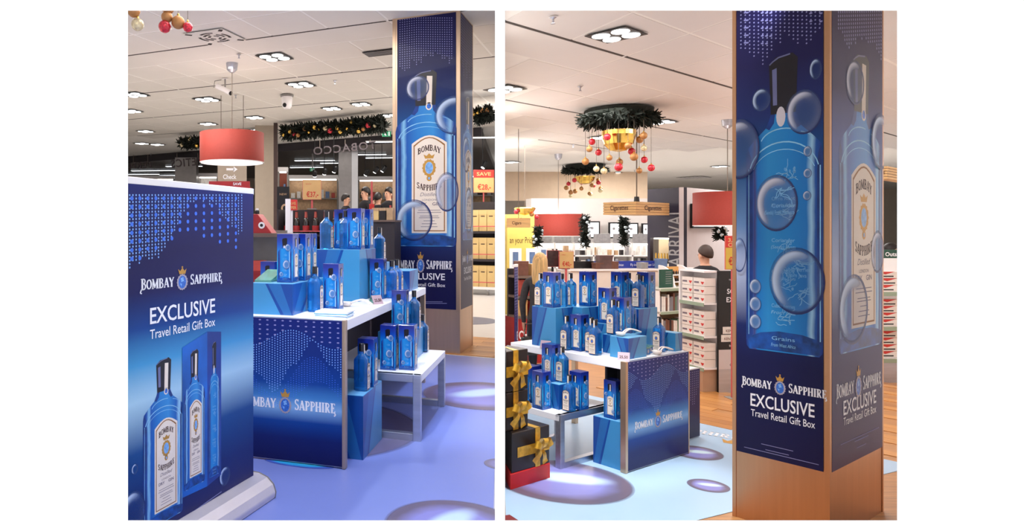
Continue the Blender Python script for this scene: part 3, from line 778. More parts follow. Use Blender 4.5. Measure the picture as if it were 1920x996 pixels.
# pendant drum lamp
M_SHADE = mat('red_drum_fabric', (150, 54, 44), .75, noise=.05, nscale=40)
M_SHADE_O = None
def drum(label, px, py_top, py_bot, d, dia, zc, lit=.9):
    top = W(px, py_top, d); bot = W(px, py_bot, d); h = top.z - bot.z; r = dia / 2
    t = thing('pendant_lamp', label, 'lamp', (top.x, top.y, bot.z))
    MB().lathe([(r, 0), (r, h), (r - .012, h), (r - .012, 0), (r, 0)], 48, cap=False).build('shade', M_SHADE, t, smooth=True)
    MB().lathe([(r - .013, .012), (r - .013, .018), (.001, .018)], 40, cap=False).build('diffuser', M_GLOW, t)
    MB().lathe([(r + .002, 0), (r + .002, .012), (r - .014, .012), (r - .014, 0), (r + .002, 0)], 48, cap=False).build('lower_rim', M_WHITE, t)
    zz = zc - bot.z
    MB().tube([(0, 0, .02), (0, 0, zz - .02)], .006, 6).build('cord', M_WIRE, t)
    MB().lathe([(.03, zz - .14), (.075, zz - .1), (.085, zz - .02), (.085, zz)], 20).build('canopy', M_STEELC, t, smooth=False)
    MB().lathe([(.05, .3 * h), (.05, .6 * h), (.02, .75 * h)], 12).build('lamp_holder', M_WHITE, t)
    l = bpy.data.lights.new('drum_bulb', 'POINT'); l.energy = 6; l.color = (1, .9, .78); l.shadow_soft_size = .1
    lo = bpy.data.objects.new('drum_bulb', l); COL.objects.link(lo); lo.location = (top.x, top.y, bot.z + h * .9)
    return t
# baubles
B_RED = mat('glitter_red', (200, 36, 54), .35, metal=.2, noise=.55, nscale=60, coat=.4)
B_GOLD = mat('matte_gold', (176, 124, 74), .45, metal=.35, noise=.12, nscale=20)
B_SHINE = mat('shiny_gold', (232, 190, 96), .15, metal=1.0, noise=.2, nscale=12)
B_CREAM = mat('patterned_cream', (226, 200, 160), .35, metal=.3, noise=.5, nscale=30)
BM = {'red': B_RED, 'gold': B_GOLD, 'cream': B_CREAM, 'shine': B_SHINE}
def bauble(label, p, r, kind, ztop, group):
    t = thing('bauble', label, 'bauble', (p.x, p.y, p.z - r), 0, group)
    MB().sphere((0, 0, r), r, 18, 10).build('ball', BM[kind], t, smooth=True)
    MB().lathe([(r * .2, 2*r - .004), (r * .2, 2*r + .012), (r * .08, 2*r + .02)], 10).build('bauble_cap', B_SHINE, t)
    if ztop > p.z + r + .02: MB().tube([(0, 0, 2*r + .01), (0, 0, ztop - p.z + r)], .003, 5).build('wire', M_WIRE, t)
    return t
# fir foliage: many small blades in one mesh
M_FIR = mat('fir_needles', (15, 24, 15), .7, noise=.4, nscale=20)
def fir_blades(mb, sampler, n, ln, rnd):
    for k in range(n):
        p, nrm = sampler(rnd)
        d = (nrm + Vector((rnd.uniform(-.8, .8), rnd.uniform(-.8, .8), rnd.uniform(-.8, .8)))).normalized(); L = ln * rnd.uniform(.6, 1.3)
        s_ = d.cross(Vector((rnd.uniform(-1, 1), rnd.uniform(-1, 1), rnd.uniform(-1, 1)))).normalized() * L * .16
        q_ = p + d * L
        mb.add([p - s_, p + s_, q_ + s_ * .4, q_ - s_ * .4], [(0, 1, 2, 3)])
# --- people: one skinned body, coloured by region, hair as a child
SKIN = mat('skin', (206, 156, 130), .55, noise=.06)
def person(label, loc, rz, top, legs, hair, hair_m, height=1.72, arm='down', lean=0.0, female=False):
    t = thing('person', label, 'person', loc, rz)
    V = []; E = []; R = []
    def v(p, r, parent=None):
        V.append(p); R.append(r if isinstance(r, tuple) else (r, r))
        if parent is not None: E.append((parent, len(V) - 1))
        return len(V) - 1
    sw = .165 if female else .19
    pel = v((0, 0, .95), (.15, .11)); wa = v((0, 0, 1.10), (.13 if female else .145, .10), pel); ch = v((0, 0, 1.30), (.155, .11), wa); up = v((0, .005, 1.42), (.12, .085), ch)
    nk = v((0, .0, 1.50), .052, up); jaw = v((0, -.012, 1.57), (.062, .068), nk); hd = v((0, 0, 1.64), (.076, .092), jaw); tp = v((0, .005, 1.71), (.062, .075), hd)
    nose = v((0, -.105, 1.615), .012, hd)
    for s in (-1, 1):
        sh = v((s * sw, .0, 1.41), .062, up)
        if arm == 'down': el = v((s * (sw + .055), .02, 1.14), .045, sh); wr = v((s * (sw + .05), -.04, .90), .030, el); pm = v((s * (sw + .05), -.055, .82), (.036, .018), wr); fd = Vector((0, -.012, -.035))
        else: el = v((s * (sw + .06), -.02, 1.15), .046, sh); wr = v((s * .12, -.24, 1.13), .030, el); pm = v((s * .07, -.30, 1.14), (.022, .034), wr); fd = Vector((-s * .02, -.03, .004))
        base = Vector(V[pm])
        sd = Vector((0, 1, 0)) if arm == 'down' else Vector((0, 0, 1))
        for k in range(4):
            f1 = v(tuple(base + fd * .9 + sd * (.024 - .016 * k)), .009, pm); f2 = v(tuple(base + fd * (1.9 - .12 * abs(k - 1)) + sd * (.022 - .015 * k) - Vector((s * .006, 0, 0))), .008, f1)
        th = v(tuple(base + sd * .04 - fd * .3 + Vector((-s * .01, -.01, 0))), .010, pm); v(tuple(base + sd * .05 + fd * .5 + Vector((-s * .012, -.012, 0))), .009, th)
        hp = v((s * .09, 0, .90), .095, pel); kn = v((s * .095, -.012, .50), .062, hp); an = v((s * .095, .015, .09), .042, kn); v((s * .10, -.13, .035), .035, an)
    k = height / 1.78
    me = bpy.data.meshes.new('body'); me.from_pydata(V, E, []); me.update()
    ob = bpy.data.objects.new('body', me); COL.objects.link(ob)
    sk = ob.modifiers.new('skin', 'SKIN'); sk.use_smooth_shade = True
    for i, sv in enumerate(me.skin_vertices[0].data): sv.radius = R[i]; sv.use_root = (i == 0)
    sb = ob.modifiers.new('sub', 'SUBSURF'); sb.levels = 2; sb.render_levels = 2
    bpy.context.view_layer.update(); dg = bpy.context.evaluated_depsgraph_get()
    m2 = bpy.data.meshes.new_from_object(ob.evaluated_get(dg)); bpy.data.objects.remove(ob)
    m2.name = 'body'; m2.materials.clear()
    for mm_ in (SKIN, top, legs, M_BLACK): m2.materials.append(mm_)
    zmin = min(vv.co.z for vv in m2.vertices)
    for p in m2.polygons:
        c_ = p.center
        hand = (arm == 'down' and c_.z < .885 and abs(c_.x) > sw + .0) or (arm != 'down' and c_.y < -.235 and 1.0 < c_.z < 1.3)
        p.material_index = 0 if (c_.z > 1.495 or hand) else 1 if c_.z > .93 or (abs(c_.x) > sw - .005 and c_.z > .88) else 2 if c_.z > .085 else 3
    m2.shade_smooth()
    for vv in m2.vertices: vv.co = Vector((vv.co.x * k, vv.co.y * k, (vv.co.z - zmin) * k))
    place('body', m2, t)
    def hz(z): return (z - zmin) * k
    # hair cap, ears, eyes
    mb = MB(); n = 24; rings = []
    cz, rx, ry, rz_ = 1.665, .092, .112, .128
    steps = [0.02, .12, .25, .4, .55, .7, .85, 1.0] + ([1.15, 1.35, 1.6, 1.85, 2.0] if hair == 'long' else [])
    for st_ in steps:
        ring = []
        for i in range(n):
            a = 2*pi*i/n; back = (sin(a) + 1) / 2                     # 0 at the face, 1 at the nape
            lim = radians(52 + 70 * back ** .7)
            if hair == 'long': lim = radians(50 + 45 * back ** .6)
            th = lim * min(st_, 1.0)
            x, y, z = rx * sin(th) * cos(a), ry * sin(th) * sin(a) + .010, cz + rz_ * cos(th)
            if st_ > 1.0:
                e_ = st_ - 1.0; fr = min(1.0, back * 1.6) if back > .18 else 0.0
                z -= .27 * e_ * fr; x *= 1 + .16 * e_ * (1 - e_ * .55) * fr; y += .012 * e_ * fr
            ring.append((x * k, y * k, hz(z)))
        rings.append(ring)
    if hair != 'bald': mb.loft(rings).build('hair', hair_m, t, smooth=True)
    for s in (-1, 1):
        MB().sphere((s * .083 * k, .005 * k, hz(1.62)), .028 * k, 8, 6, (.4, .7, 1)).build('ear', SKIN, t, smooth=True)
        MB().sphere((s * .032 * k, -.084 * k, hz(1.64)), .011 * k, 8, 6).build('eye', M_BLACK, t, smooth=True)
    MB().sphere((0, -.083 * k, hz(1.565)), .02 * k, 8, 5, (1.1, .4, .35)).build('mouth', mat('lips', (160, 90, 84), .5), t, smooth=True)
    return t
# ================================================================ LEFT HALL
TL = Vector((.1455, 3.94, 0))
def L2W(x, y, z=0.0): return TL + uT * x + vT * y + Vector((0, 0, z))
# --- column wrapped in prints
colP = OZ(862, 665, 0); cw, cdp = .75, .627
rzc = radians(-25)
t = thing('column', 'square steel column wrapped in a blue bottle print behind the left island', 'column', colP, rzc)
MB().box(-cw, 0, 0, cdp, 0, CL).build('shaft', M_STEEL, t)
for (x, y) in ((0, 0), (-cw, 0), (0, cdp)):
    MB().box(x - (.022 if x else .03), x + (.004 if not x else .012), y - (.004 if not y else .02), y + (.03 if not y else .006), 0, CL - .002).build('edge_trim', M_STEEL, t)
STL = [(0, (20, 22, 104)), (.14, (18, 20, 96)), (.2, (14, 40, 126)), (.28, (12, 84, 168)), (.42, (70, 150, 206)), (.58, (26, 108, 186)), (.72, (10, 54, 138)), (.84, (28, 30, 110)), (1, (40, 34, 104))]
zb = .487
pr = Print(t, 'column_left_front', (-cw + .035, -.005, zb), (1, 0, 0), cw - .075, CL - zb - .02, STL, uL, colP + uL * (-cw + .035) + Vector((0, 0, zb)))
P = pr.px
def fit_art(pr, kind, pl, prr, pt, pb, cyx=None, **k):
    """bottle picture between pixel columns pl..prr and rows pt..pb (taken at its middle)"""
    xm = (pl + prr) / 2
    u0, _ = pr.px(pl, pb); u1, _ = pr.px(prr, pb); um, v0 = pr.px(xm, pb); _, v1 = pr.px(xm, pt)
    put_art(pr.o, kind, (u0 + u1) / 2, v0, (u1 - u0) / .33, v1 - v0, **k)
def fit_bubble(pr, cx, cy, rx, ry, m=None, z=.0075):
    u, v = pr.px(cx, cy); u1, _ = pr.px(cx + rx, cy); _, v1 = pr.px(cx, cy - ry)
    r = u1 - u
    r = max(.002, min(r, u - .001 + 0 * r, pr.wd - u) if (u - r < 0 or u + r > pr.wd) and 0 < u < pr.wd and False else r)
    return bubble(pr.o, u, v, r, v1 - v, z, m)
def fit_bubble_clip(pr, cx, cy, rx, ry, m=None, z=.0075):
    """bubble cut off at the sheet's edge"""
    m = m or NEARB
    u, v = pr.px(cx, cy); u1, _ = pr.px(cx + rx, cy); _, v1 = pr.px(cx, cy - ry); r, rv = u1 - u, v1 - v
    pts = [(u + r*cos(2*pi*i/40), v + rv*sin(2*pi*i/40)) for i in range(40)]
    pts = [(min(max(x, 0), pr.wd), min(max(y, 0), pr.h)) for x, y in pts]
    me = MB().poly([((x - u) / r, (y - v) / rv) for x, y in pts]).mesh('bubble_print', m)
    return place('bubble_print', me, pr.o, (u, v, z), scale=(r, rv, 1))
fit_art(pr, 'label', 742, 856, 132, 462)
fit_bubble(pr, 783, 165, 22, 23, NEARG); fit_bubble(pr, 838, 360, 22, 37, NEARG); fit_bubble(pr, 776, 413, 35, 39, NEARB, z=.008)
fit_bubble_clip(pr, 852, 216, 38, 36, NEARB, z=.0085)
u, v = P(792, 497); put_logo(pr.o, u, v, P(848, 497)[0] - P(738, 497)[0], 1.15)
mb = MB(); u, v = P(793, 524); put_text(mb, 'EXCLUSIVE', u, v, h=.075, width=P(834, 520)[0] - P(752, 520)[0], bold=.012)
u, v = P(793, 537); put_text(mb, 'Travel Retail Gift Box', u, v, h=.042, width=P(834, 520)[0] - P(751, 520)[0]); pr.lettering('lettering', mb)
mb = MB(); 
for k, (a_, b_, y) in enumerate(((756, 830, 566), (748, 838, 569))): mb.stroke([P(a_, y), P(b_, y)], .006)
pr.lettering('small_print', mb, mat('print_small_grey', (130, 132, 180), .5))
rb = random.Random(5)
def bead_cols(pr, xs, ytop, env, pitch, r, jit=0, ar=1.1):
    out = []
    for x in xs:
        u, v0 = pr.px(x, ytop); _, v1 = pr.px(x, lerp(env, x) + rb.uniform(-jit, jit))
        if r < u < pr.wd - r: out.append((u, min(v0, pr.h - .01), v1, pitch, r, r * ar))
    return out
beads(pr, bead_cols(pr, [746 + 4.4 * i for i in range(24)], 34, [(740, 120), (760, 126), (775, 118), (800, 108), (830, 104), (850, 122)], .026, .006, 8), BEADP)
# right-hand face of the column
pr2 = Print(t, 'column_left_side', (.005, .035, zb), (0, 1, 0), cdp - .06, CL - zb - .02, STL, vL, colP + vL * .035 + Vector((0, 0, zb)))
fit_art(pr2, 'label', 866, 886, 180, 450); fit_bubble(pr2, 873, 290, 6, 34); fit_bubble(pr2, 878, 395, 7, 44)
P2 = pr2.px
u, v = P2(876, 485); put_logo(pr2.o, u, v, .5, 1.2)
mb = MB(); u, v = P2(876, 512); put_text(mb, 'EXCLUSIVE', u, v, h=.075, width=.36, bold=.012); put_text(mb, 'Travel Retail Gift Box', u, v - .075, h=.042, width=.36); pr2.lettering('lettering', mb)
beads(pr2, [(.03 + .05 * i, CL - zb - .05, CL - zb - .5 - .1 * (i % 3), .03, .007, .008) for i in range(11)], BEADP)

# --- roll-up banner
bu = Vector((.449, .894, 0)).normalized(); br = Vector((-.353, 3.53, 0)); BWD = 1.0; bl = br - bu * BWD
rzb = atan2(bu.y, bu.x)
t = thing('rollup_banner', 'blue roll-up banner with bottle picture and silver foot in the left foreground', 'banner', (bl.x, bl.y, .004), rzb)
ZT = 1.545
prof = [(-.115, .0), (-.12, .03), (-.105, .07), (-.07, .1), (-.02, .115), (.02, .115), (.07, .1), (.105, .07), (.12, .03), (.115, 0)]
mb = MB(); n = len(prof)
mb.add([(-.03, y, z) for y, z in prof] + [(BWD + .05, y, z) for y, z in prof], [tuple(range(n)), tuple(range(2*n - 1, n - 1, -1))] + [(i, n + i, n + (i+1) % n, (i+1) % n) for i in range(n)])
M_FOOT = mat('satin_aluminium', (222, 210, 206), .35, metal=.55, noise=.04)
mb.build('foot', M_FOOT, t, bevel=.006)
for x in (-.045, BWD + .048):
    MB().add([(x, y * 1.02, z * 1.03) for y, z in prof] + [(x + .016, y * .96, z * .96) for y, z in prof], [tuple(range(n - 1, -1, -1)), tuple(range(n, 2*n))] + [(i, (i+1) % n, n + (i+1) % n, n + i) for i in range(n)]).build('end_cap', M_GREY, t)
MB().box(-.01, BWD + .01, -.014, .010, ZT - .005, ZT + .028).build('top_rail', M_WHITE, t, bevel=.004)
MB().tube([(BWD / 2, .03, .1), (BWD / 2, .03, ZT)], .012, 8).build('support_pole', M_STEELC, t)
STB = [(0, (40, 40, 128)), (.12, (20, 56, 150)), (.26, (10, 92, 178)), (.40, (164, 202, 226)), (.50, (70, 158, 214)), (.60, (14, 84, 182)), (.70, (34, 36, 122)), (.82, (38, 32, 112)), (1, (24, 40, 150))]
pr = Print(t, 'banner', (0, -.016, .1), (1, 0, 0), BWD, ZT - .1, STB, bu, Vector((bl.x, bl.y, .104)) + Vector((bu.y, -bu.x, 0)) * .016)
P = pr.px
fit_art(pr, 'label', 268, 343, 672, 980)
# pictured gift box, front and side face
q_ = [P(341, 934), P(388, 912), P(388, 622), P(341, 652)]
pb_ = MB().poly(q_).build('pictured_box_front', mat('print_box_front', (16, 92, 178), .3, noise=.5, nscale=3), pr.o, (0, 0, .002))
MB().poly([P(388, 912), P(414, 890), P(414, 622), P(388, 622)]).build('pictured_box_side', mat('print_box_side', (22, 58, 140), .3, noise=.5, nscale=3), pr.o, (0, 0, .002))
u0, v0 = P(364, 912); u1, v1 = P(364, 655); put_art(pr.o, 'label', u0, v0, (P(386, 800)[0] - P(343, 800)[0]) / .36, v1 - v0, z0=.002)
u0, v0 = P(401, 892); u1, v1 = P(401, 640); put_art(pr.o, 'etched', u0, v0, (P(412, 800)[0] - P(390, 800)[0]) / .36, v1 - v0, z0=.002)
for (cx, cy, rx, ry, m_) in ((357, 683, 8, 25, NEARG), (380, 718, 10, 30, NEARB), (400, 762, 8, 22, NEARB), (380, 818, 10, 19, NEARG), (359, 872, 11, 30, NEARB), (405, 815, 8, 24, NEARB), (421, 893, 10, 18, NEARB), (405, 690, 6, 18, NEARB)): fit_bubble(pr, cx, cy, rx, ry, m_)
for (cx, cy, rx, ry) in ((248, 965, 24, 44), (252, 880, 6, 10)): fit_bubble(pr, cx, cy, rx, ry, NEARB)
u, v = P(346, 527); k = (P(420, 520)[0] - P(256, 540)[0]) * .93; put_logo(pr.o, u, v, k, .62)
mb = MB(); u, v = P(346, 583); put_text(mb, 'EXCLUSIVE', u, v - .03, h=.068, width=P(403, 560)[0] - P(281, 580)[0], bold=.012)
put_text(mb, 'Travel Retail Gift Box', u, v - .092, h=.040, width=P(404, 590)[0] - P(282, 610)[0], bold=.006); pr.lettering('lettering', mb)
mb = MB(); mb.stroke([P(340, 975), P(415, 922)], .004); mb.stroke([P(350, 975), P(400, 940)], .003); pr.lettering('small_print', mb, MATS['print_small_grey'])
beads(pr, bead_cols(pr, [243 + 6.0 * i for i in range(36)], 366, [(240, 505), (262, 488), (300, 478), (318, 450), (335, 412), (350, 392), (372, 376), (400, 384), (430, 420), (455, 442)], .0135, .0042, 6), BEAD)
beads(pr, bead_cols(pr, [247 + 15.0 * i for i in range(14)], 372, [(240, 500), (300, 470), (330, 440), (400, 445), (455, 470)], .034, .0095, 6, .95), BEADB, z=.004)

# --- main display table
t = thing('display_table', 'long white display table with a blue printed end panel in the left picture', 'table', TL, thL)
TW, TLN = .82, 2.4
MB().box(-TW, 0, .032, TLN, .79, .85).build('table_top', M_WHITE, t, bevel=.004)
MB().box(-TW + .02, -.02, .0, .03, .012, .85).build('end_panel', M_STEELC, t)
for x in (-TW, -.02): MB().box(x, x + .02, -.006, .036, .006, .852).build('panel_edge', M_STEEL, t, bevel=.002)
for x in (-TW + .02, -.045): MB().box(x, x + .045, TLN - .05, TLN - .005, 0, .79).build('leg', M_STEEL, t, bevel=.003)
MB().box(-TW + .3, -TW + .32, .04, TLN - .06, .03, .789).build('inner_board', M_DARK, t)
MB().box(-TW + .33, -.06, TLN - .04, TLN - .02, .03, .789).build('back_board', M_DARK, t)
STP = [(0, (22, 28, 116)), (.16, (14, 44, 146)), (.28, (10, 84, 190)), (.38, (130, 176, 222)), (.45, (70, 140, 210)), (.55, (14, 84, 190)), (.75, (12, 60, 170)), (1, (20, 44, 158))]
pr = Print(t, 'table_panel', (-TW + .02, -.002, .016), (1, 0, 0), TW - .04, .83, STP, uT, L2W(-TW + .02, -.002, .016))
P = pr.px
def panel_art(pr, wd, h, cx=None, lw=None, hs=.78):
    put_logo(pr.o, cx if cx else wd * .5, h * .395, lw if lw else wd * .78, hs)
    cols = []; n_ = 46
    for i in range(n_):
        x = wd * (i + .5) / n_; f = i / n_
        bot = .66 + .16 * sin(f * 9.5 + .6) - .03 * sin(f * 31)
        cols.append((x, h * (.86 + .06 * sin(f * 9.5 + 2.2)), h * bot, .0145, .0032, .0042))
    beads(pr, cols, BEAD)
    cols = [(wd * (i + .5) / 16, h * .985, h * (.87 + .06 * sin(i / 16 * 9.5 + 2.2)), .028, .008, .0042) for i in range(16)]
    beads(pr, cols, BEADP, z=.0035)
    cols = [(wd * (i + .5) / 46, h * (.60 + .14 * sin(i / 46 * 9.5 + .6)), h * (.47 + .10 * sin(i / 46 * 9.5 + .2)), .013, .0035, .0022) for i in range(46)]
    beads(pr, cols, BEADB, z=.003)
panel_art(pr, TW - .04, .83, P(540, 768)[0], P(627, 775)[0] - P(453, 760)[0], .82)
# --- lower nested table
def frame_table(label, base, rz, x0, x1, y0, y1, h, bar=.05):
    u, v = frame(rz); c = base + u * x0 + v * y0
    t = thing('low_table', label, 'table', c, rz); a, b = x1 - x0, y1 - y0
    MB().box(.0, a, .0, b, h - .05, h).build('table_top', M_WHITE, t, bevel=.003)
    for y in (-.012, b - bar + .012):      # closed steel frame at each end
        for x in (0, a - bar): MB().box(x, x + bar, y, y + bar, 0, h - .051 if y > 0 else h).build('leg', M_STEELC, t, bevel=.003)
        MB().box(bar, a - bar, y, y + bar, 0, bar).build('floor_bar', M_STEELC, t, bevel=.003)
        MB().box(bar, a - bar, y + .003, y + bar - .003, h - .052 - bar if y > 0 else h - bar, h - .052 if y > 0 else h).build('upper_bar', M_STEELC, t, bevel=.003)
    return t
frame_table('low white table with a steel frame pushed under the left island', TL, thL, -.40, .30, .66, 1.62, .43)
# --- blue blocks
GL = 'left picture'
riser('blue block with dark facets on the near left corner of the left table', L2W(0, 0, .85), thL, -.65, -.37, .115, .70, .19)
riser('tall blue block in the middle of the left table, three bottles high', L2W(0, 0, .85), thL, -.55, -.214, 1.02, 1.46, .372, True)
riser('blue block behind the tall block on the left table, carrying one bottle', L2W(0, 0, .85), thL, -.5, -.2, 1.60, 1.86, .25)
riser('brightly lit blue block at the far end of the left table', L2W(0, 0, .85), thL, -.3, -.05, 1.95, 2.3, .17)
riser('blue floor block tucked under the corner of the left table', L2W(0, 0, 0), thL, -.33, .05, .186, .63, .383)
riser('blue block standing on the low steel table in the left picture', L2W(0, 0, .43), thL, -.1, .16, 1.1, 1.45, .2)
# --- bottles and gift boxes
for lab, x, y, z in [('blue bottle standing before the near block, left of the gift box by the brochures', -.315, .36, .85),
                     ('leftmost blue bottle on top of the tall left block', -.50, 1.12, 1.222),
                     ('blue bottle in the middle of the tall left block beside a gift box', -.345, 1.11, 1.222),
                     ('lone blue bottle on the rear block of the left table', -.24, 1.68, 1.102),
                     ('blue bottle right of the tall block, behind the price holder', -.06, 1.36, .85),
                     ('blue bottle just behind another, right of the tall left block', -.06, 1.52, .85),
                     ('blue bottle in front of the gift box on the left floor block', .0, .33, .3845),
                     ('blue bottle beside the upper gift box on the low left table', .125, 1.29, .632),
                     ('blue bottle half hidden at the far end of the low left table', .14, 1.53, .43)]:
    put_bottle(lab, L2W(x, y, z), thL + (0 if True else 0))
for lab, x, y, z in [('front gift box on the near blue block of the left table', -.455, .25, 1.042),
                     ('second gift box in the row on the near left block', -.435, .42, 1.042),
                     ('third gift box at the back of the near left block', -.455, .59, 1.042),
                     ('gift box standing low behind the near left block', -.735, .62, .85),
                     ('gift box next to the brochures on the left table', -.23, .47, .85),
                     ('front gift box at the right edge of the tall left block', -.27, 1.12, 1.222),
                     ('gift box behind the bottles on the tall left block', -.44, 1.33, 1.222),
                     ('rear gift box at the right edge of the tall left block', -.27, 1.36, 1.222),
                     ('gift box squeezed beside the tall block behind the price holder', -.15, 1.30, .85),
                     ('gift box on the floor block under the left table', .0, .47, .3845),
                     ('left one of the two front gift boxes on the low left table', .06, .80, .43),
                     ('right one of the two front gift boxes on the low left table', .178, .84, .43),
                     ('gift box standing above on the block of the low left table', .05, 1.165, .632)]:
    put_gift(lab, L2W(x, y, z), thL)
# --- small things on the left table
M_GREEN = mat('green_glass', (150, 210, 190), .05, trans=.7, noise=.1)
t = thing('glass_stand', 'tilted green glass plate on the near left block', 'glass plate', L2W(-.60, .28, 1.0415), thL)
MB().hexa([(-.05, -.1, .004), (.06, -.1, .004), (.06, .1, .06), (-.05, .1, .06), (-.05, -.1, .012), (.06, -.1, .012), (.06, .1, .068), (-.05, .1, .068)]).build('plate', M_GREEN, t)
MB().box(-.05, .06, -.102, -.096, 0, .014).build('front_foot', M_GREEN, t); MB().box(-.05, .06, .094, .1, 0, .062).build('rear_foot', M_GREEN, t)
M_PAPER = [mat('paper_white', (238, 240, 246), .5, noise=.03), mat('paper_blue', (150, 196, 230), .5, noise=.2, nscale=20), mat('paper_cyan', (110, 190, 226), .5, noise=.2, nscale=20)]
for i in range(6):
    o = MB().box(-.10, .10, -.075, .075, 0, .0055).build('brochure', M_PAPER[(0, 1, 0, 2, 0, 0)[i]], None, L2W(-.125 + .004 * (i % 3), .165 + .003 * (i % 2), .8503 + .006 * i), thL + .05 * sin(i * 2.1))
    tag(o, ('lowest' if i == 0 else 'topmost' if i == 5 else ORD[i] + ' from below') + ' brochure in the stack on the left table corner', 'brochure', 'brochures on the left table')
M_CHR = mat('pale_plastic', (226, 214, 206), .25, coat=.4, noise=.02)
def scoop(label, loc, rz):
    t = thing('tasting_scoop', label, 'scoop', loc, rz)
    MB().lathe([(.022, .002), (.034, .014), (.038, .03), (.035, .03), (.03, .016), (.018, .006)], 20, cap=True).build('bowl', M_CHR, t, smooth=True)
    pts = [Vector((.03 + .15 * i / 10, .02 * sin(i / 10 * pi), .026 + .022 * sin(i / 10 * pi))) for i in range(11)]
    for s_ in (-1, 1): MB().tube([p + Vector((0, s_ * .012, 0)) for p in pts], .006, 8).build('handle_arm', M_CHR, t, smooth=True)
    MB().tube([pts[-1] + Vector((0, -.012, 0)), pts[-1] + Vector((.012, 0, 0)), pts[-1] + Vector((0, .012, 0))], .006, 8).build('handle_end', M_CHR, t, smooth=True)
    return t
scoop('pale scoop with looped handle behind the brochures on the left table', L2W(-.21, .70, .85), thL - .2)
def tent(label, loc, rz, txt, wd=.085, h=.06):
    t = thing('price_holder', label, 'price holder', loc, rz)
    o = MB().hexa([(-wd/2, -.03, 0), (wd/2, -.03, 0), (wd/2, -.026, 0), (-wd/2, -.026, 0), (-wd/2, .0, h), (wd/2, .0, h), (wd/2, .004, h), (-wd/2, .004, h)]).build('card', mat('price_card', (176, 150, 160), .4, noise=.05), t)
    MB().hexa([(-wd/2, .03, 0), (wd/2, .03, 0), (wd/2, .034, 0), (-wd/2, .034, 0), (-wd/2, .005, h), (wd/2, .005, h), (wd/2, .009, h), (-wd/2, .009, h)]).build('back_leg', M_GREEN, t)
    mb = MB(); put_text(mb, txt, 0, .3 * h, h=.022, width=wd * .7, bold=.02)
    l = mb.build('price_lettering', BROWN, t); l.matrix_local = Matrix.Translation((0, -.0305, .002)) @ Matrix.Rotation(atan2(h, .03), 4, 'X'); return t
tent('small price holder at the edge of the left table by the tall block', L2W(-.065, .92, .85), thL + radians(55), '25,50')

# ================================================================ left hall, middle distance
M_REDP = mat('gift_red', (168, 40, 44), .45, noise=.1); M_REDL = mat('gift_light_red', (214, 84, 70), .5, noise=.1)
M_SHELFW = mat('brown_shelf', (112, 92, 82), .5, noise=.1); M_PINK = mat('rail_pink', (206, 92, 92), .5, noise=.05); M_SIGNG = mat('sign_gold', (214, 172, 112), .5, noise=.05); M_INKR = mat('ink_red', (204, 52, 44), .5)
M_CREAMB = mat('carton_cream', (224, 192, 130), .45, noise=.05); M_CHAMP = mat('dark_bottle_glass', (34, 24, 22), .15, coat=.5, noise=.1); M_FOIL = mat('rose_foil', (170, 84, 74), .35, metal=.4, noise=.1)
# gondola with red gifts behind the banner
gv = vT; g0 = W(452, 600, 5.6); g0 = Vector((g0.x, g0.y, 0))
rzg = thL + radians(8); ug, vg = frame(rzg)
gb = Vector((-.86, 6.2, 0))
def G(x, y, z=0): return gb + ug * x + vg * y + Vector((0, 0, z))
t = thing('gift_gondola', 'brown shop shelf of red Christmas gifts behind the left banner', 'shelf', gb, rzg)
MB().box(-.2, .52, .0, .36, 0, .86).build('red_plinth', M_REDP, t, bevel=.004)
MB().box(-.2, .5, .30, .34, .86, 1.36).build('back_board', M_GREY, t)
for z in (.86, 1.30): MB().box(-.22, .62, -.04, .34, z, z + .035).build('shelf_board', M_SHELFW, t, bevel=.003)
mb = MB(); put_text(mb, 'CHRISTMAS', 0, 0, h=.12, bold=.03); put_text(mb, 'GIFTS', 0, -.2, h=.12, bold=.03)
l = mb.build('plinth_lettering', INKW, t); l.matrix_local = Matrix(((1, 0, 0, .36), (0, 0, -1, -.004), (0, 1, 0, .52), (0, 0, 0, 1)))
def carton(name, label, base, rz, a, b, h, m, group=None, lid=None, cat='box', band=None):
    t = thing(name, label, cat, base, rz, group)
    MB().box(-a/2, a/2, -b/2, b/2, 0, h).build('carton', m, t, bevel=.003)
    if lid: MB().box(-a/2 - .003, a/2 + .003, -b/2 - .003, b/2 + .003, h * .78, h + .003).build('lid', lid, t)
    if band: MB().box(-a/2 - .0015, a/2 + .0015, -b/2 - .0015, b/2 + .0015, h * .3, h * .6).build('print_band', band, t)
    return t
t = thing('house_gift', 'red house-shaped gift box with a round black and white tag', 'gift box', G(.26, .1, 1.335), rzg)
MB().add([(-.26, -.09, 0), (.18, -.09, 0), (.18, .09, 0), (-.26, .09, 0), (-.26, -.09, .17), (.05, -.09, .17), (.05, .09, .17), (-.26, .09, .17)], [(0,3,2,1), (4,5,6,7), (0,1,5,4), (1,2,6,5), (2,3,7,6), (3,0,4,7)]).build('box_body', M_REDP, t, bevel=.004)
MB().lathe([(.03, 0), (.03, .004)], 16).build('round_tag', M_WHITE, t).matrix_local = Matrix.Translation((.09, -.096, .07)) @ Matrix.Rotation(pi/2, 4, 'X')
MB().lathe([(.014, 0), (.014, .002)], 12).build('tag_print', M_BLACK, t).matrix_local = Matrix.Translation((.09, -.1005, .07)) @ Matrix.Rotation(pi/2, 4, 'X')
t = thing('letter_w', 'light red standing letter W before the house-shaped box', 'letter', G(.08, -.02, 1.335), rzg)
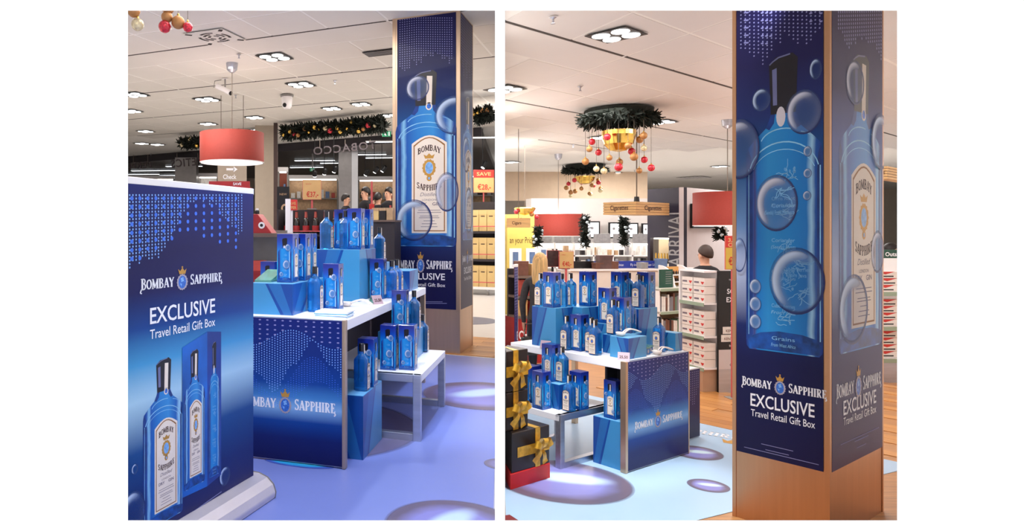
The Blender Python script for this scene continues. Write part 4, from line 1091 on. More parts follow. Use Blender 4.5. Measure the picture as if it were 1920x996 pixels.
for k, (a_, b_) in enumerate(((-.12, -.07), (-.02, -.07), (-.02, .03), (.08, .03))):
    MB().hexa([(b_ - .02, -.015, 0), (b_ + .02, -.015, 0), (b_ + .02, .015, 0), (b_ - .02, .015, 0), (a_ - .02, -.015, .13), (a_ + .02, -.015, .13), (a_ + .02, .015, .13), (a_ - .02, .015, .13)]).build('letter_stroke', M_REDL, t)
for i, (x, y, z, a, b, h, m, lb) in enumerate([(.12, .1, .895, .12, .12, .17, M_REDP, 'tall red gift box on the lower brown shelf'), (.30, .1, .895, .13, .12, .10, M_REDP, 'low red gift box on the lower brown shelf'), (.30, .1, .996, .1, .1, .09, M_REDL, 'small light red box stacked on a low red box'),
        (-.02, .08, .895, .15, .14, .11, mat('box_slate', (86, 110, 134), .5, noise=.08), 'slate blue box on the lower brown shelf beside the banner'), (-.02, .08, 1.006, .13, .12, .06, mat('box_slate_light', (112, 138, 160), .5, noise=.08), 'paler slate box stacked on the slate blue box'), (.44, .1, .895, .1, .1, .12, mat('box_ivory', (196, 180, 150), .5, noise=.05), 'ivory box at the right end of the lower brown shelf')]):
    carton('gift_carton', lb, G(x, y, z), rzg, a, b, h, m, 'gifts on the brown shelf', lid=m)
for i in range(4):
    t = thing('small_jar', 'small dark jar with white cap on the red house box, %s from left' % ORD[i], 'jar', G(.10 + .06 * i, .10, 1.506), rzg, 'jars above the red gifts')
    MB().lathe([(.017, 0), (.02, .006), (.02, .03), (.014, .036)], 12).build('jar_body', M_BLACK, t); MB().lathe([(.014, .0365), (.014, .052)], 12).build('jar_cap', M_WHITE, t)
# price signs on stands
def price_sign(label, px0, px1, py0, py1, d, zfloor, top=None, main='', accent='', mtop=None, tilt=0.0, post=True, pm=None, face=None):
    a = W(px0, py0, d); b = W(px1, py1, d); wd, h = b.x - a.x, a.z - b.z
    t = thing('price_sign', label, 'price sign', ((a.x + b.x) / 2, d, zfloor))
    z0 = b.z - zfloor
    MB().box(-wd/2, wd/2, -.006, .006, z0, z0 + h).build('sign_board', face or M_SIGNG, t)
    MB().box(-wd/2 - .004, wd/2 + .004, -.004, .008, z0 - .004, z0 + h + .004).build('sign_frame', M_PINK, t)
    if top:
        MB().box(-wd/2, wd/2, -.008, -.006, z0 + h * .66, z0 + h).build('sign_header', M_INKR, t)
        mb = MB(); ls = top.split('\n')
        for i, s_ in enumerate(ls): put_text(mb, s_, 0, h * (.83 - .15 * i) if len(ls) > 1 else h * .75, h=h * (.12 if len(ls) > 1 else .16), width=wd * .7, bold=.02)
        mb.build('header_lettering', M_SIGNG, t).matrix_local = Matrix(((1, 0, 0, 0), (0, 0, -1, -.0085), (0, 1, 0, z0), (0, 0, 0, 1)))
    mb = MB()
    if main: put_text(mb, main, wd * .02, h * .13, h=h * (.28 if not top else .24), width=wd * .66, bold=.02)
    if accent: put_text(mb, accent, -wd * .2, h * (.78 if not top else .55), h=h * .06, width=wd * .3)
    if mb.v: mb.build('price_lettering', M_INKR, t).matrix_local = Matrix(((1, 0, 0, 0), (0, 0, -1, -.0075), (0, 1, 0, z0), (0, 0, 0, 1)))
    if post:
        MB().box(-.012, .012, .009, .02, 0, z0 + h * .3).build('post', pm or M_PINK, t); MB().box(-.06, .06, -.05, .07, 0, .012).build('foot_plate', M_GREY, t)
    return t
# rack of rose-foiled bottles in the middle
rk = W(585, 430, 8.6); rk = Vector((rk.x, rk.y, 0)); rzk = thL; uk, vk = frame(rzk)
def K(x, y, z=0): return rk + uk * x + vk * y + Vector((0, 0, z))
t = thing('bottle_rack', 'dark rack with pink rails holding rose-foiled bottles', 'rack', rk, rzk)
MB().box(-.45, 1.0, .3, .33, 0, 1.62).build('rack_back', M_DARK, t)
for z in (.55, .95, 1.28): MB().box(-.45, 1.0, 0, .3, z, z + .025).build('rack_shelf', M_DARK, t); MB().box(-.45, 1.0, -.012, -.002, z + .06, z + .072).build('rack_rail', M_PINK, t)
for x in (-.47, 1.0): MB().box(x, x + .02, -.01, .33, 0, 1.62).build('rack_side', M_DARK, t)
rbot = None
for j, z in enumerate((.976, 1.306)):
    for i in range(11):
        lb = 'rose-foiled dark bottle, %s from left, %s shelf of pink-railed rack' % (ORD[i], ('lower', 'upper')[j])
        if rbot is None:
            rbot = thing('foiled_bottle', lb, 'bottle', K(0, 0, 0), rzk, 'rose-foiled bottles on the rack')
            MB().lathe([(.038, 0), (.042, .006), (.042, .15), (.030, .19), (.018, .21)], 14).build('bottle_glass', M_CHAMP, rbot, smooth=True)
            MB().lathe([(.019, .205), (.021, .215), (.017, .275), (.019, .285)], 12).build('foil', M_FOIL, rbot); MB().lathe([(.0425, .05), (.0425, .11)], 14, cap=False).build('bottle_label', M_REDP, rbot)
            o = rbot
        else: o = dup(rbot, lb, (0, 0, 0), rzk)
        o.location = K(-.38 + .128 * i, .12, z)
price_sign('gold price sign reading 37 with red figures above the bottle rack', 568, 602, 338, 374, 8.76, 1.6205, main='€37,-', accent='Special')
price_sign('small red offer sign beside a white post left of the bottle rack', 537, 557, 375, 394, 8.2, 0, main='', face=M_INKR, pm=M_WHITE)
o = bpy.data.objects  # lettering on the red offer sign
mb = MB(); a = W(547, 381, 8.2); put_text(mb, 'SAVE', 0, 0, h=.035, width=.1, bold=.02); put_text(mb, 'OFFER', 0, -.05, h=.035, width=.11, bold=.02)
sg_ = [x for x in bpy.data.objects if x.get('label', '').startswith('small red offer')][0]
mb.build('offer_lettering', M_SIGNG, sg_).matrix_local = Matrix(((1, 0, 0, 0), (0, 0, -1, -.0075), (0, 1, 0, a.z - .02), (0, 0, 0, 1)))
t = thing('white_post', 'slim white upright post left of the bottle rack', 'post', (W(540, 440, 8.0).x, 8.0, 0)); 
MB().box(-.03, .03, -.02, .02, 0, 1.72).build('post_board', M_WHITE, t); MB().box(-.09, .09, -.08, .08, 0, .02).build('post_foot', M_WHITE, t)
price_sign('small pale price sign peeking out right of the banner', 458, 471, 353, 379, 7.4, 0, main='2', face=mat('sign_pale', (232, 206, 160), .5))
price_sign('gold price sign reading 28 with red header right of the left column', 888, 926, 319, 361, 14.9, 1.3, top='SAVE', main='€28,-')
# cream gift cartons on the right shelf
rs = W(905, 548, 14.4); rs = Vector((rs.x, rs.y, 0)); us, vs = frame(rzc)
def Rr(x, y, z=0): return rs + us * x + vs * y + Vector((0, 0, z))
t = thing('carton_trolley', 'wheeled shop shelf of cream cartons right of the left column', 'shelf', rs, rzc)
MB().box(-.6, .26, .3, .33, .15, 1.95).build('trolley_back', M_DARK, t)
for z in (.12, .70, 1.28): MB().box(-.6, .26, -.02, .3, z, z + .05).build('trolley_shelf', M_WHITE if z < .2 else M_DARK, t); MB().box(-.6, .26, -.035, -.022, z + .14, z + .16).build('trolley_rail', M_PINK, t)
for x in (-.5, .1):
    cst = MB().lathe([(.05, -.015), (.05, .015)], 16).build('caster', M_GREY, t); cst.matrix_local = Matrix.Translation((x, .05, .05)) @ Matrix.Rotation(pi/2, 4, 'Y')
    MB().box(x - .02, x + .02, .02, .08, .05, .12).build('caster_fork', M_STEELC, cst.parent)
cc = None
for j, z in enumerate((.171, .751, 1.331)):
    for i in range(5):
        lb = 'tall cream carton, %s from left, %s shelf of the wheeled trolley' % (ORD[i], ('bottom', 'middle', 'top')[j])
        c0 = Rr(-.50 + .165 * i, .14, z)
        if cc is None: cc = carton('cream_carton', lb, c0, rzc, .155, .2, .44, M_CREAMB, 'cream cartons on the trolley', lid=M_CREAMB); mb = MB(); mb.box(-.04, .04, -.102, -.1, .3, .32); mb.build('carton_print', BROWN, cc)
        else: dup(cc, lb, c0, rzc)
d_ = MB().lathe([(.5, 0), (.5, .004)], 40).build('floor_disc', mat('floor_disc_grey', (104, 106, 124), .4, noise=.1), None, OZ(922, 601, 0)); d_.scale = (.9, .9, 1)
d_.location.x = min(d_.location.x, .2592 * d_.location.y - .5); tag(d_, 'round grey floor sticker on the pale tiles behind the left column', 'floor sticker')

# ================================================================ left hall, far end
M_DKC = mat('dark_gloss_ceiling', (44, 40, 46), .25, noise=.2, nscale=1)
fa = OZ2(240, 293, CL); fb = OZ2(930, 236, CL)
f_dir = (fb - fa).normalized(); fn = Vector((-f_dir.y, f_dir.x, 0))
if fn.y < 0: fn = -fn
pts = [fa - f_dir * 2.5, fb - f_dir * .35, ]
pts2 = [(p.x, p.y) for p in pts] + [ray(934, 29.6), ray(40, 29.6)]
struct(MB().prism(pts2, CL - .22, CL - .004).build('ceiling_dark', M_DKC), 'dark glossy rear ceiling of the left hall', 'ceiling')
M_TUBE = mat('tube_glow', (245, 250, 255), .5, emit=3.0)
for i, (px, py, ln, lb) in enumerate([(300, 320, 2.2, 'linear ceiling light at the far left under the dark ceiling'), (262, 327, 1.6, 'linear ceiling light at the left frame edge under the dark ceiling'), (330, 329, 1.4, 'lower linear ceiling light left of the red drum lamp'), (345, 312, 1.3, 'linear light above the grey pillar left of the red drum lamp'), (590, 301, 1.3, 'linear ceiling light left of the grey pillar below the hanging letters'), (628, 306, 1.0, 'shorter linear light touching the grey pillar'), (683, 290, 1.3, 'linear ceiling light right of the grey pillar top'), (712, 296, .9, 'small linear light before the column on the dark ceiling'), (575, 314, 1.2, 'lowest linear ceiling light left of the grey pillar'), (716, 266, .8, 'bright linear light next to the exit sign'), (900, 258, .8, 'oval light right of the column on the dark ceiling')]):
    p = OZ2(px, py, CL - .24); d = p.y
    if d > 28: p = W(px, py, 28.0); p.z = CL - .24
    t = thing('linear_light', lb, 'ceiling light', p, radians(-6), 'linear lights of the dark ceiling')
    MB().box(-ln/2, ln/2, -.09, .09, 0, .018).build('light_tray', M_GREY, t); MB().box(-ln/2 + .02, ln/2 - .02, -.07, .07, -.008, 0).build('light_tube', M_TUBE, t)
# hanging letters, seen from behind
M_LET = mat('letter_dark', (52, 40, 44), .5, noise=.1)
def hung(label, txt, px0, px1, py0, py1, d, m, slope=0.0, mirror=True, cat='hanging sign'):
    a = W(px0, py1, d); b = W(px1, py0, d); t = thing('hanging_letters', label, cat, ((a.x + b.x) / 2, d, a.z)); wd, h = b.x - a.x, b.z - a.z
    vs_, fs_, w0 = text_verts(txt, .01, 1.15)
    mb = MB(); put_text(mb, txt, 0, 0, h=h, width=wd, bold=.01, space=1.15, mirror=mirror)
    o = mb.build('letters', m, t); o.matrix_local = Matrix.Rotation(slope, 4, 'Y') @ Matrix(((1, 0, 0, 0), (0, 0, -1, 0), (0, 1, 0, 0), (0, 0, 0, 1)))
    sd = o.modifiers.new('thick', 'SOLIDIFY'); sd.thickness = .05
    for x in (-wd * .4, 0, wd * .4): MB().tube([(x, 0, h * .9 - x * math.tan(slope)), (x, 0, max(h + .1, CL - .2 - a.z))], .006, 5).build('hanger', M_WIRE, t)
    return t
hung('dark mirrored letters TOBACCO hanging below the garland', 'TOBACCO', 588, 706, 270, 285, 17.0, M_LET, radians(-6))
hung('dark mirrored letters COSMETICS half hidden by the red drum lamp', 'COSMETICS', 322, 420, 295, 310, 20.0, M_LET, radians(-5))
hung('dark mirrored letters PERFUME cut by the left frame edge', 'PERFUME', 216, 284, 305, 317, 20.5, M_LET, radians(-5))
# pillars and signs
M_PIL = mat('pillar_grey', (128, 124, 124), .35, metal=.4, noise=.08); M_PILB = mat('pillar_beige', (168, 154, 138), .6, noise=.03); M_FRM = mat('brown_frame', (66, 48, 44), .5, noise=.1)
def pillar(label, px0, px1, d, z0, z1, m, edge=None, dp=.4):
    a = W(px0, 400, d); b = W(px1, 400, d); wd = b.x - a.x
    t = thing('pillar', label, 'pillar', ((a.x + b.x) / 2, d, z0)); MB().box(-wd/2, wd/2, 0, dp, 0, z1 - z0).build('pillar_core', m, t)
    if edge: MB().box(wd/2 - wd * edge[0], wd/2 + .002, -.012, .0, 0, z1 - z0).build('pillar_lit_edge', edge[1], t)
    MB().box(-wd/2 - .01, wd/2 + .01, -.015, dp + .01, 0, .12).build('pillar_base', M_DARK, t); return t
pillar('grey metal pillar behind the stacked bottles, lit right edge painted paler', 635, 671, 19.0, .5, CL - .225, M_PIL, (.32, mat('pillar_lit', (186, 186, 190), .35, metal=.4)))  # light on the right edge is put into a paler strip's colour
pillar('beige pillar with dark frame right of the Check sign', 478, 513, 16.0, .5, CL - .002, M_PILB)
pillar('dark brown door post beside the beige pillar', 513, 520, 15.6, .5, CL - .002, M_FRM, None, .2)
pillar('grey pillar above the banner rail at the far left', 328, 368, 21.0, .5, CL - .225, M_PIL)
t = thing('check_sign', 'beige hanging sign reading Check with a white arrow', 'sign', (W(435, 345, 12.4).x, 12.4, W(435, 372, 12.4).z))
h_ = W(435, 306, 12.4).z - W(435, 372, 12.4).z; wd = W(462, 300, 12.4).x - W(408, 300, 12.4).x
MB().box(-wd/2, wd/2, 0, .04, 0, h_).build('sign_board', M_PILB, t)
mb = MB(); put_text(mb, 'Check', -.04, h_ * .55, h=.085, width=.24, bold=.015); put_text(mb, 'In', -.04, h_ * .25, h=.085, bold=.015); mb.stroke([(-.1, h_ - .11), (.04, h_ - .11)], .04); mb.poly([(.03, h_ - .16), (.1, h_ - .11), (.03, h_ - .06)])
mb.build('sign_lettering', INKW, t).matrix_local = Matrix(((1, 0, 0, 0), (0, 0, -1, -.002), (0, 1, 0, 0), (0, 0, 0, 1)))
for x in (-.2, .2): MB().tube([(x, .02, h_), (x, .02, CL - W(435, 372, 12.4).z)], .006, 5).build('hanger', M_WIRE, t)
t = thing('promo_sign', 'low red promotion strip seen above the banner rail', 'sign', (W(430, 345, 8.8).x, 8.8, 0)); z1 = W(430, 340, 8.8).z
MB().box(-.26, .26, 0, .02, z1 - .13, z1).build('strip', M_REDP, t); mb = MB(); put_text(mb, 'SAVE', .1, z1 - .05, h=.035, bold=.02); mb.build('strip_lettering', INKW, t).matrix_local = Matrix(((1, 0, 0, 0), (0, 0, -1, -.002), (0, 1, 0, 0), (0, 0, 0, 1)))
MB().box(-.015, .015, .02, .04, 0, z1 - .1).build('post', M_GREY, t); MB().box(-.1, .1, -.04, .1, 0, .012).build('foot_plate', M_GREY, t)
M_EXIT = mat('exit_green', (30, 120, 84), .4, emit=.5)
def exit_sign(label, px0, px1, py0, py1, d):
    a = W(px0, py1, d); b = W(px1, py0, d); t = thing('exit_sign', label, 'exit sign', ((a.x + b.x)/2, d, a.z)); wd, h = b.x - a.x, b.z - a.z
    MB().box(-wd/2, wd/2, 0, .05, 0, h).build('exit_box', M_EXIT, t)
    mb = MB(); mb.stroke([(-wd*.12, h * .85), (-wd*.12, h * .4)], wd * .12); mb.poly([(-wd*.34, h * .45), (-wd*.12, h * .12), (wd*.1, h * .45)]); mb.stroke([(wd*.28, h * .15), (wd*.28, h * .85)], wd * .14)
    mb.build('pictogram', INKW, t).matrix_local = Matrix(((1, 0, 0, 0), (0, 0, -1, -.002), (0, 1, 0, 0), (0, 0, 0, 1)))
    MB().box(-.02, .02, .015, .035, h, CL - a.z).build('bracket', M_GREY, t)
exit_sign('green exit sign with white arrow beside the left column', 717, 733, 246, 256, 15.5)
exit_sign('small green exit sign far behind the bottle rack', 581, 591, 315, 321, 20.0)
# far shelf units
PAL = [mat('product_%s' % n_, c_, .5, noise=.15, nscale=20) for n_, c_ in (('white', (226, 222, 216)), ('brown', (110, 70, 56)), ('red', (176, 70, 60)), ('black', (34, 30, 34)), ('tan', (190, 156, 120)), ('blue', (96, 120, 160)), ('grey', (150, 148, 150)))]
def far_unit(label, px0, px1, ytop, d, z0, nsh, per, rnd, back, group, tall=.2, deep=.35, lamp=True, short='unit'):
    a = W(px0, ytop, d); b = W(px1, ytop, d); wd = b.x - a.x; H = a.z - z0
    t = thing('wall_shelf', label, 'shelf', ((a.x + b.x)/2, d, z0)); step = H / nsh
    MB().box(-wd/2, wd/2, deep - .03, deep, 0, H).build('shelf_back', back, t)
    for x in (-wd/2, wd/2 - .03): MB().box(x, x + .03, 0, deep, 0, H).build('shelf_side', M_GREY, t)
    MB().box(-wd/2, wd/2, -.02, deep, H, H + .12).build('shelf_header', M_WHITE, t)
    if lamp: MB().box(-wd/2 + .05, wd/2 - .05, .02, .12, H - .03, H - .002).build('shelf_lamp', mat('shelf_lamp_glow', (255, 250, 244), .5, emit=4.0), t)
    vis = []
    for j in range(nsh):
        MB().box(-wd/2 + .03, wd/2 - .03, 0, deep - .03, j * step, j * step + .03).build('shelf_board', M_GREY, t)
        if j * step + z0 < .9 and nsh > 3: continue
        for i in range(per):
            h = tall * rnd.uniform(.6, 1.25); w_ = (wd - .12) / per * rnd.uniform(.6, .95)
            o = MB().box(-w_/2, w_/2, -.07, .07, 0, min(h, step - .08)).build('boxed_product', rnd.choice(PAL), None, ((a.x + b.x)/2 - wd/2 + .06 + (i + .5) * (wd - .12) / per, d + .12, z0 + j * step + .0305))
            tag(o, 'product %s from left, shelf %s, %s' % (ORD[i], ('one', 'two', 'three', 'four', 'five')[j], short), 'product', group)
    return t
rn = random.Random(11)
far_unit('lit wall shelf of small products left of the grey pillar', 540, 634, 336, 20.5, .5, 4, 8, rn, PAL[4], 'far products left of the pillar', short='lit wall shelf left of the grey pillar')
far_unit('lit wall shelf of small products between grey pillar and column', 672, 742, 338, 22.0, .5, 4, 6, rn, PAL[4], 'far products right of the pillar', short='lit wall shelf right of the grey pillar')
far_unit('red-lit cabinet next to the dark door post', 521, 540, 322, 18.5, .5, 4, 2, rn, mat('cabinet_red', (176, 92, 70), .5), 'products in the red cabinet', short='red-lit cabinet')
far_unit('white lit shelf above the banner rail', 371, 408, 332, 22.0, .5, 4, 3, rn, PAL[0], 'products above the banner', short='white shelf above the banner')
far_unit('dark shelf at the far left above the banner rail', 236, 326, 336, 23.5, .5, 4, 6, rn, PAL[1], 'products at the far left', short='dark shelf at the far left')
far_unit('lit far shelf right of the column behind the price sign', 884, 926, 330, 20.5, 0, 5, 4, rn, PAL[4], 'far products right of the column', short='far shelf right of the column')
# tall black poster with skull-like print
t = thing('poster_stand', 'tall black poster board with pale print left of the bottle rack', 'poster', (W(531, 430, 9.6).x, 9.6, 0)); zt = W(531, 350, 9.6).z
MB().box(-.085, .085, 0, .03, 0, zt).build('board', M_BLACK, t)
mb = MB(); mb.ring(.02, zt - .30, .05, .06, .025, 16); mb.stroke([(.03, zt - .36), (.05, zt - .55), (-.05, zt - .8)], .03); mb.stroke([(.0, zt - .5), (-.02, zt - .8)], .02); put_text(mb, 'NEW', 0, zt - .12, h=.03, width=.1)
mb.build('poster_print', PAL[4], t).matrix_local = Matrix(((1, 0, 0, 0), (0, 0, -1, -.002), (0, 1, 0, 0), (0, 0, 0, 1)))
# track lights
for i, (px, py, d) in enumerate([(590, 331, 17.5), (608, 327, 17.5), (626, 323, 17.5), (685, 329, 18.5), (702, 324, 18.5), (716, 322, 18.5), (905, 315, 16.5)]):
    p = W(px, py, d); t = thing('track_spot', 'small black track spotlight, %s from the left in the far left hall' % ORD[i], 'spotlight', p, .3 * i, 'track spotlights of the left hall')
    MB().lathe([(.03, 0), (.055, .02), (.055, .16), (.03, .19)], 12).build('spot_body', M_BLACK, t).rotation_euler = (.6, 0, 0)
    l_ = MB().lathe([(.045, -.004), (.045, .008)], 12).build('spot_lens', M_LAMP, t); l_.rotation_euler = (.6, 0, 0)
    MB().tube([(0, 0, .12), (0, 0, CL - .004 - p.z)], .01, 6).build('spot_stem', M_BLACK, t)
# people far behind
M_JKT = mat('black_jacket', (26, 24, 30), .8, noise=.2, nscale=30); M_TRS = mat('dark_trousers', (30, 30, 40), .8, noise=.2); M_HAIRD = mat('dark_hair', (28, 22, 22), .5, noise=.3, nscale=60)
for px, ht, d, rz, lb, hr in [(649, 1.66, 15.2, 1.2, 'dark-haired person in black leaning by the grey pillar', 'short'), (685, 1.80, 15.0, -1.2, 'tall dark-haired person in a black jacket right of the grey pillar', 'short'), (696, 1.66, 16.4, 1.8, 'smaller person in black between two others', 'short'), (709, 1.70, 15.4, 2.6, 'person in black seen from behind beside the pink post', 'short'), (729, 1.78, 14.8, -1.0, 'person in black standing next to the left column', 'short')]:
    person(lb, (W(px, 400, d).x, d, .5), rz, M_JKT, M_TRS, hr, M_HAIRD, ht)
for px, d, lb in [(697, 8.3, 'slim pink upright post right of the stacked bottles'), (732, 8.2, 'slim pink upright post close to the left column')]:
    zt = W(px, 340 if px < 720 else 385, d).z; t = thing('sign_post', lb, 'post', (W(px, 400, d).x, d, 0)); MB().box(-.011, .011, -.008, .008, 0, zt).build('post', M_PINK, t); MB().box(-.03, .03, -.012, .012, zt * .86 - .06, zt * .86).build('post_clip', M_INKR, t); MB().box(-.06, .06, -.06, .06, 0, .012).build('foot_plate', M_GREY, t)
t = thing('bottle_counter', 'dark counter with cream cartons right of the stacked bottles', 'counter', (W(716, 430, 7.5).x, 7.5, 0), thL)
MB().box(-.14, .14, .0, .3, 0, 1.45).build('counter_body', M_DARK, t); MB().box(-.15, .15, -.02, .3, 1.45, 1.47).build('counter_top', M_SHELFW, t)
for i, x in enumerate((-.09, -.01, .07)):
    carton('cream_box', 'cream box, %s from the left on the dark counter behind the bottles' % ORD[i], Vector((W(716, 430, 7.5).x, 7.5, 1.4705)) + uT * x + vT * .1, thL, .07, .07, .13, (M_CREAMB, PAL[3], PAL[4])[i], 'boxes on the dark counter', lid=PAL[4])

# ================================================================ left ceiling fittings
for i, (px, py, lb) in enumerate([(515, 105, 'brightest near downlight above the dome camera'), (388, 185, 'downlight left of the drum lamp cord'), (564, 157, 'downlight right above the dome camera'), (477, 219, 'downlight right of the drum lamp cord'), (390, 231, 'downlight just above the red drum lamp'), (273, 245, 'downlight at the left above the far letters'), (252, 176, 'downlight cut by the left frame edge, nearest one'), (247, 207, 'downlight cut by the left frame edge, farther one'), (622, 202, 'downlight above the left end of the long garland'), (677, 194, 'downlight above the middle of the long garland'), (266, 268, 'far downlight in the left corner group'), (295, 270, 'second far downlight in the left corner group'), (478, 243, 'far downlight behind the red drum lamp'), (498, 247, 'smaller far downlight right of the red drum lamp'), (731, 215, 'downlight partly hidden by the left column'), (595, 231, 'downlight above the garland middle')]):
    put_down('left hall four-lamp ' + lb, px, py, CL, radians(-25), 1.0 if py < 190 else .85)
M_VENT = mat('vent_black', (30, 26, 26), .6)
p = OZ2(403, 67, CL); t = thing('swirl_vent', 'square ceiling vent with black swirl slots in the left hall', 'vent', p, radians(-25))
MB().box(-.28, .28, -.28, .28, -.022, -.016).build('vent_plate', M_PANEL, t)
for r_ in (.07, .13, .19):
    for k in range(4):
        a0 = k * 90 + r_ * 300
        MB().stroke(arc(0, 0, r_, r_, a0, a0 + 58, 6), .035, -.0235).build('vent_slot', M_VENT, t)
MB().stroke([(-.26, -.26), (-.2, -.2)], .05, -.0235).stroke([(.26, .26), (.2, .2)], .05, -.0235).stroke([(.26, -.26), (.2, -.2)], .05, -.0235).stroke([(-.26, .26), (-.2, .2)], .05, -.0235).build('vent_corner', M_VENT, t)
p = OZ2(714, 97, CL); t = thing('slot_vent', 'ceiling air grille with dark slats left of the column top', 'vent', p, radians(-25))
MB().box(-.22, .22, -.13, .13, -.021, -.016).build('vent_back', M_VENT, t)
for k in range(4): MB().box(-.21, .21, -.115 + .065 * k, -.09 + .065 * k, -.03, -.021).build('slat', M_GREY, t)
for i, (px, py) in enumerate(((448, 100), (442, 177), (628, 150), (283, 287))):
    p = OZ2(px, py, CL); t = thing('sprinkler', 'small ceiling sprinkler head, %s in the left hall' % ORD[i], 'sprinkler', p, 0, 'sprinklers of the left hall')
    MB().lathe([(.012, -.07), (.02, -.068), (.008, -.06), (.008, -.03), (.03, -.016)], 10).build('sprinkler_head', M_STEELC, t); MB().lathe([(.035, -.017), (.035, -.014)], 12).build('rosette', M_WHITE, t)
# bullet camera
p = OZ2(422, 146, CL); t = thing('security_camera', 'white bullet security camera on a ceiling arm', 'camera', p, 0)
MB().lathe([(.05, -.02), (.05, -.0142)], 14).build('mount', M_WHITE, t); MB().tube([(0, 0, -.02), (0, 0, -.17)], .012, 8).build('arm', M_GREY, t)
MB().tube([(-.14, .05, -.12), (.0, .0, -.19), (.09, -.05, -.25)], .042, 12).build('camera_body', M_WHITE, t, smooth=False); MB().tube([(.09, -.05, -.25), (.105, -.058, -.26)], .034, 12).build('lens', M_BLACK, t)
MB().tube([(-.13, .05, -.12), (-.19, .06, -.14), (-.17, .05, -.04), (-.06, .01, -.03)], .007, 6).build('cable', M_GREY, t)
# dome camera
p = OZ2(538, 177, CL); t = thing('dome_camera', 'white can-shaped camera hanging from the ceiling beside the drum lamp', 'camera', p, 0)
MB().lathe([(.115, -.045), (.12, -.02), (.12, -.0142)], 20).build('mount_ring', M_GREY, t); MB().lathe([(.055, -.26), (.085, -.22), (.10, -.06), (.10, -.046)], 20).build('housing', M_WHITE, t, smooth=False); MB().sphere((-.035, -.065, -.2), .04, 12, 8).build('lens', M_BLACK, t, smooth=True)
drum('red drum pendant lamp above the banner in the left picture', 435, 250, 306, 10.0, .92, CL)
# garlands
def garland(label, pa, pb, zt, rad, n, seed, nb):
    rnd = random.Random(seed); ax = (pb - pa); L_ = ax.length; axn = ax.normalized()
    t = thing('garland', label, 'garland', (pa + pb) / 2)
    c0 = (pa + pb) / 2
    core = MB().tube([pa - c0, pb - c0], rad * .55, 8).build('branch', M_FIR, t)
    sx = axn.cross(Vector((0, 0, 1)))
    def smp(r):
        f = r.uniform(-.02, 1.02); a = r.uniform(0, 2*pi); nn = sx * cos(a) + Vector((0, 0, 1)) * sin(a) * .8
        return (pa - c0) + ax * f + nn * rad * .55, nn
    mb = MB(); fir_blades(mb, smp, n, rad * .75, rnd); f_ = mb.build('needles', M_FIR, t); f_['kind'] = 'stuff'
    ks = ['cream', 'red', 'gold', 'shine']
    for i in range(nb):
        f = (i + .5 + rnd.uniform(-.3, .3)) / nb; r = rad * rnd.uniform(.22, .36); p = pa + ax * f + Vector((sx.x, sx.y, 0)) * (-rad * .7 if sx.y > 0 else rad * .7) + Vector((0, 0, rnd.uniform(-.7, .35) * rad)); k_ = ks[rnd.randrange(4)]
        bauble('%s bauble, %s from left in the %s' % ({'cream': 'cream', 'red': 'red', 'gold': 'matte gold', 'shine': 'shiny gold'}[k_], ORD[i] if i < 20 else 'one', label.split(' with ')[0].split(' left of')[0]), p, r, k_, p.z, 'baubles of the ' + label.split(' with ')[0].split(' left of')[0])
    return t
def Gp(px, py, d): return W(px, py, d)
garland('long fir garland with baubles above the hanging letters', W(535, 249, 15.5), W(716, 233, 14.0), CL, .17, 2600, 1, 18)
garland('short fir garland left of the red drum lamp', W(340, 269, 17.5), W(380, 266, 17.0), CL, .15, 700, 2, 3)
garland('fir garland end right of the left column', W(890, 219, 12.6), W(921, 213, 12.4), CL, .15, 600, 3, 4)
# hanging baubles top left
for px, py, r, k_, lb in [(258, 46, .055, 'cream', 'patterned cream bauble at the top left corner'), (309, 50, .055, 'red', 'larger red glitter bauble at the top left'), (313, 32, .05, 'gold', 'matte gold bauble above the larger red one'), (334, 42, .058, 'gold', 'large matte gold bauble between two red ones'), (352, 51, .044, 'red', 'smaller red glitter bauble on a wire, rightmost of its cluster'), (251, 21, .055, 'gold', 'matte gold bauble cut by the top left frame edge'), (315, 15, .055, 'gold', 'matte gold bauble cut by the top frame edge')]:
    bauble(lb, W(px, py, 6.0), r, k_, CL, 'baubles hanging at the top left')
# ================================================================ RIGHT HALL
TR = Vector((2.313, 5.257, ZR))
def R2W(x, y, z=0.0): return TR + uR * x + vR * y + Vector((0, 0, z))
# --- column
rzq = radians(35); uq, vq = frame(rzq); cP = Vector((2.985, 4.064, ZR)); cw, cdp, CH = .53, .885, CR - ZR
t = thing('column', 'square steel column wrapped in a bottle print with large bubbles in the right foreground', 'column', cP, rzq)
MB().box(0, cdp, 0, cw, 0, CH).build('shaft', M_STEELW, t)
for (x, y) in ((0, 0), (cdp, 0), (0, cw)):
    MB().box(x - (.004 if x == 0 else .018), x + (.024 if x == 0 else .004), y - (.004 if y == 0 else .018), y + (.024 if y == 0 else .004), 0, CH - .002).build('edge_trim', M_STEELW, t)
zb = .43; hh = CH - zb - .01
STR = [(0, (24, 26, 96)), (.19, (20, 28, 104)), (.26, (26, 48, 134)), (.39, (176, 186, 214)), (.46, (110, 150, 204)), (.58, (10, 100, 178)), (.68, (44, 66, 150)), (.78, (46, 42, 116)), (1, (44, 34, 100))]
pr = Print(t, 'column_right_front', (-.005, cw - .022, zb), (0, -1, 0), cw - .05, hh, STR, -vq, cP + vq * (cw - .022) + Vector((0, 0, zb)))
P = pr.px
fit_art(pr, 'etched', 1400, 1544, 100, 662)
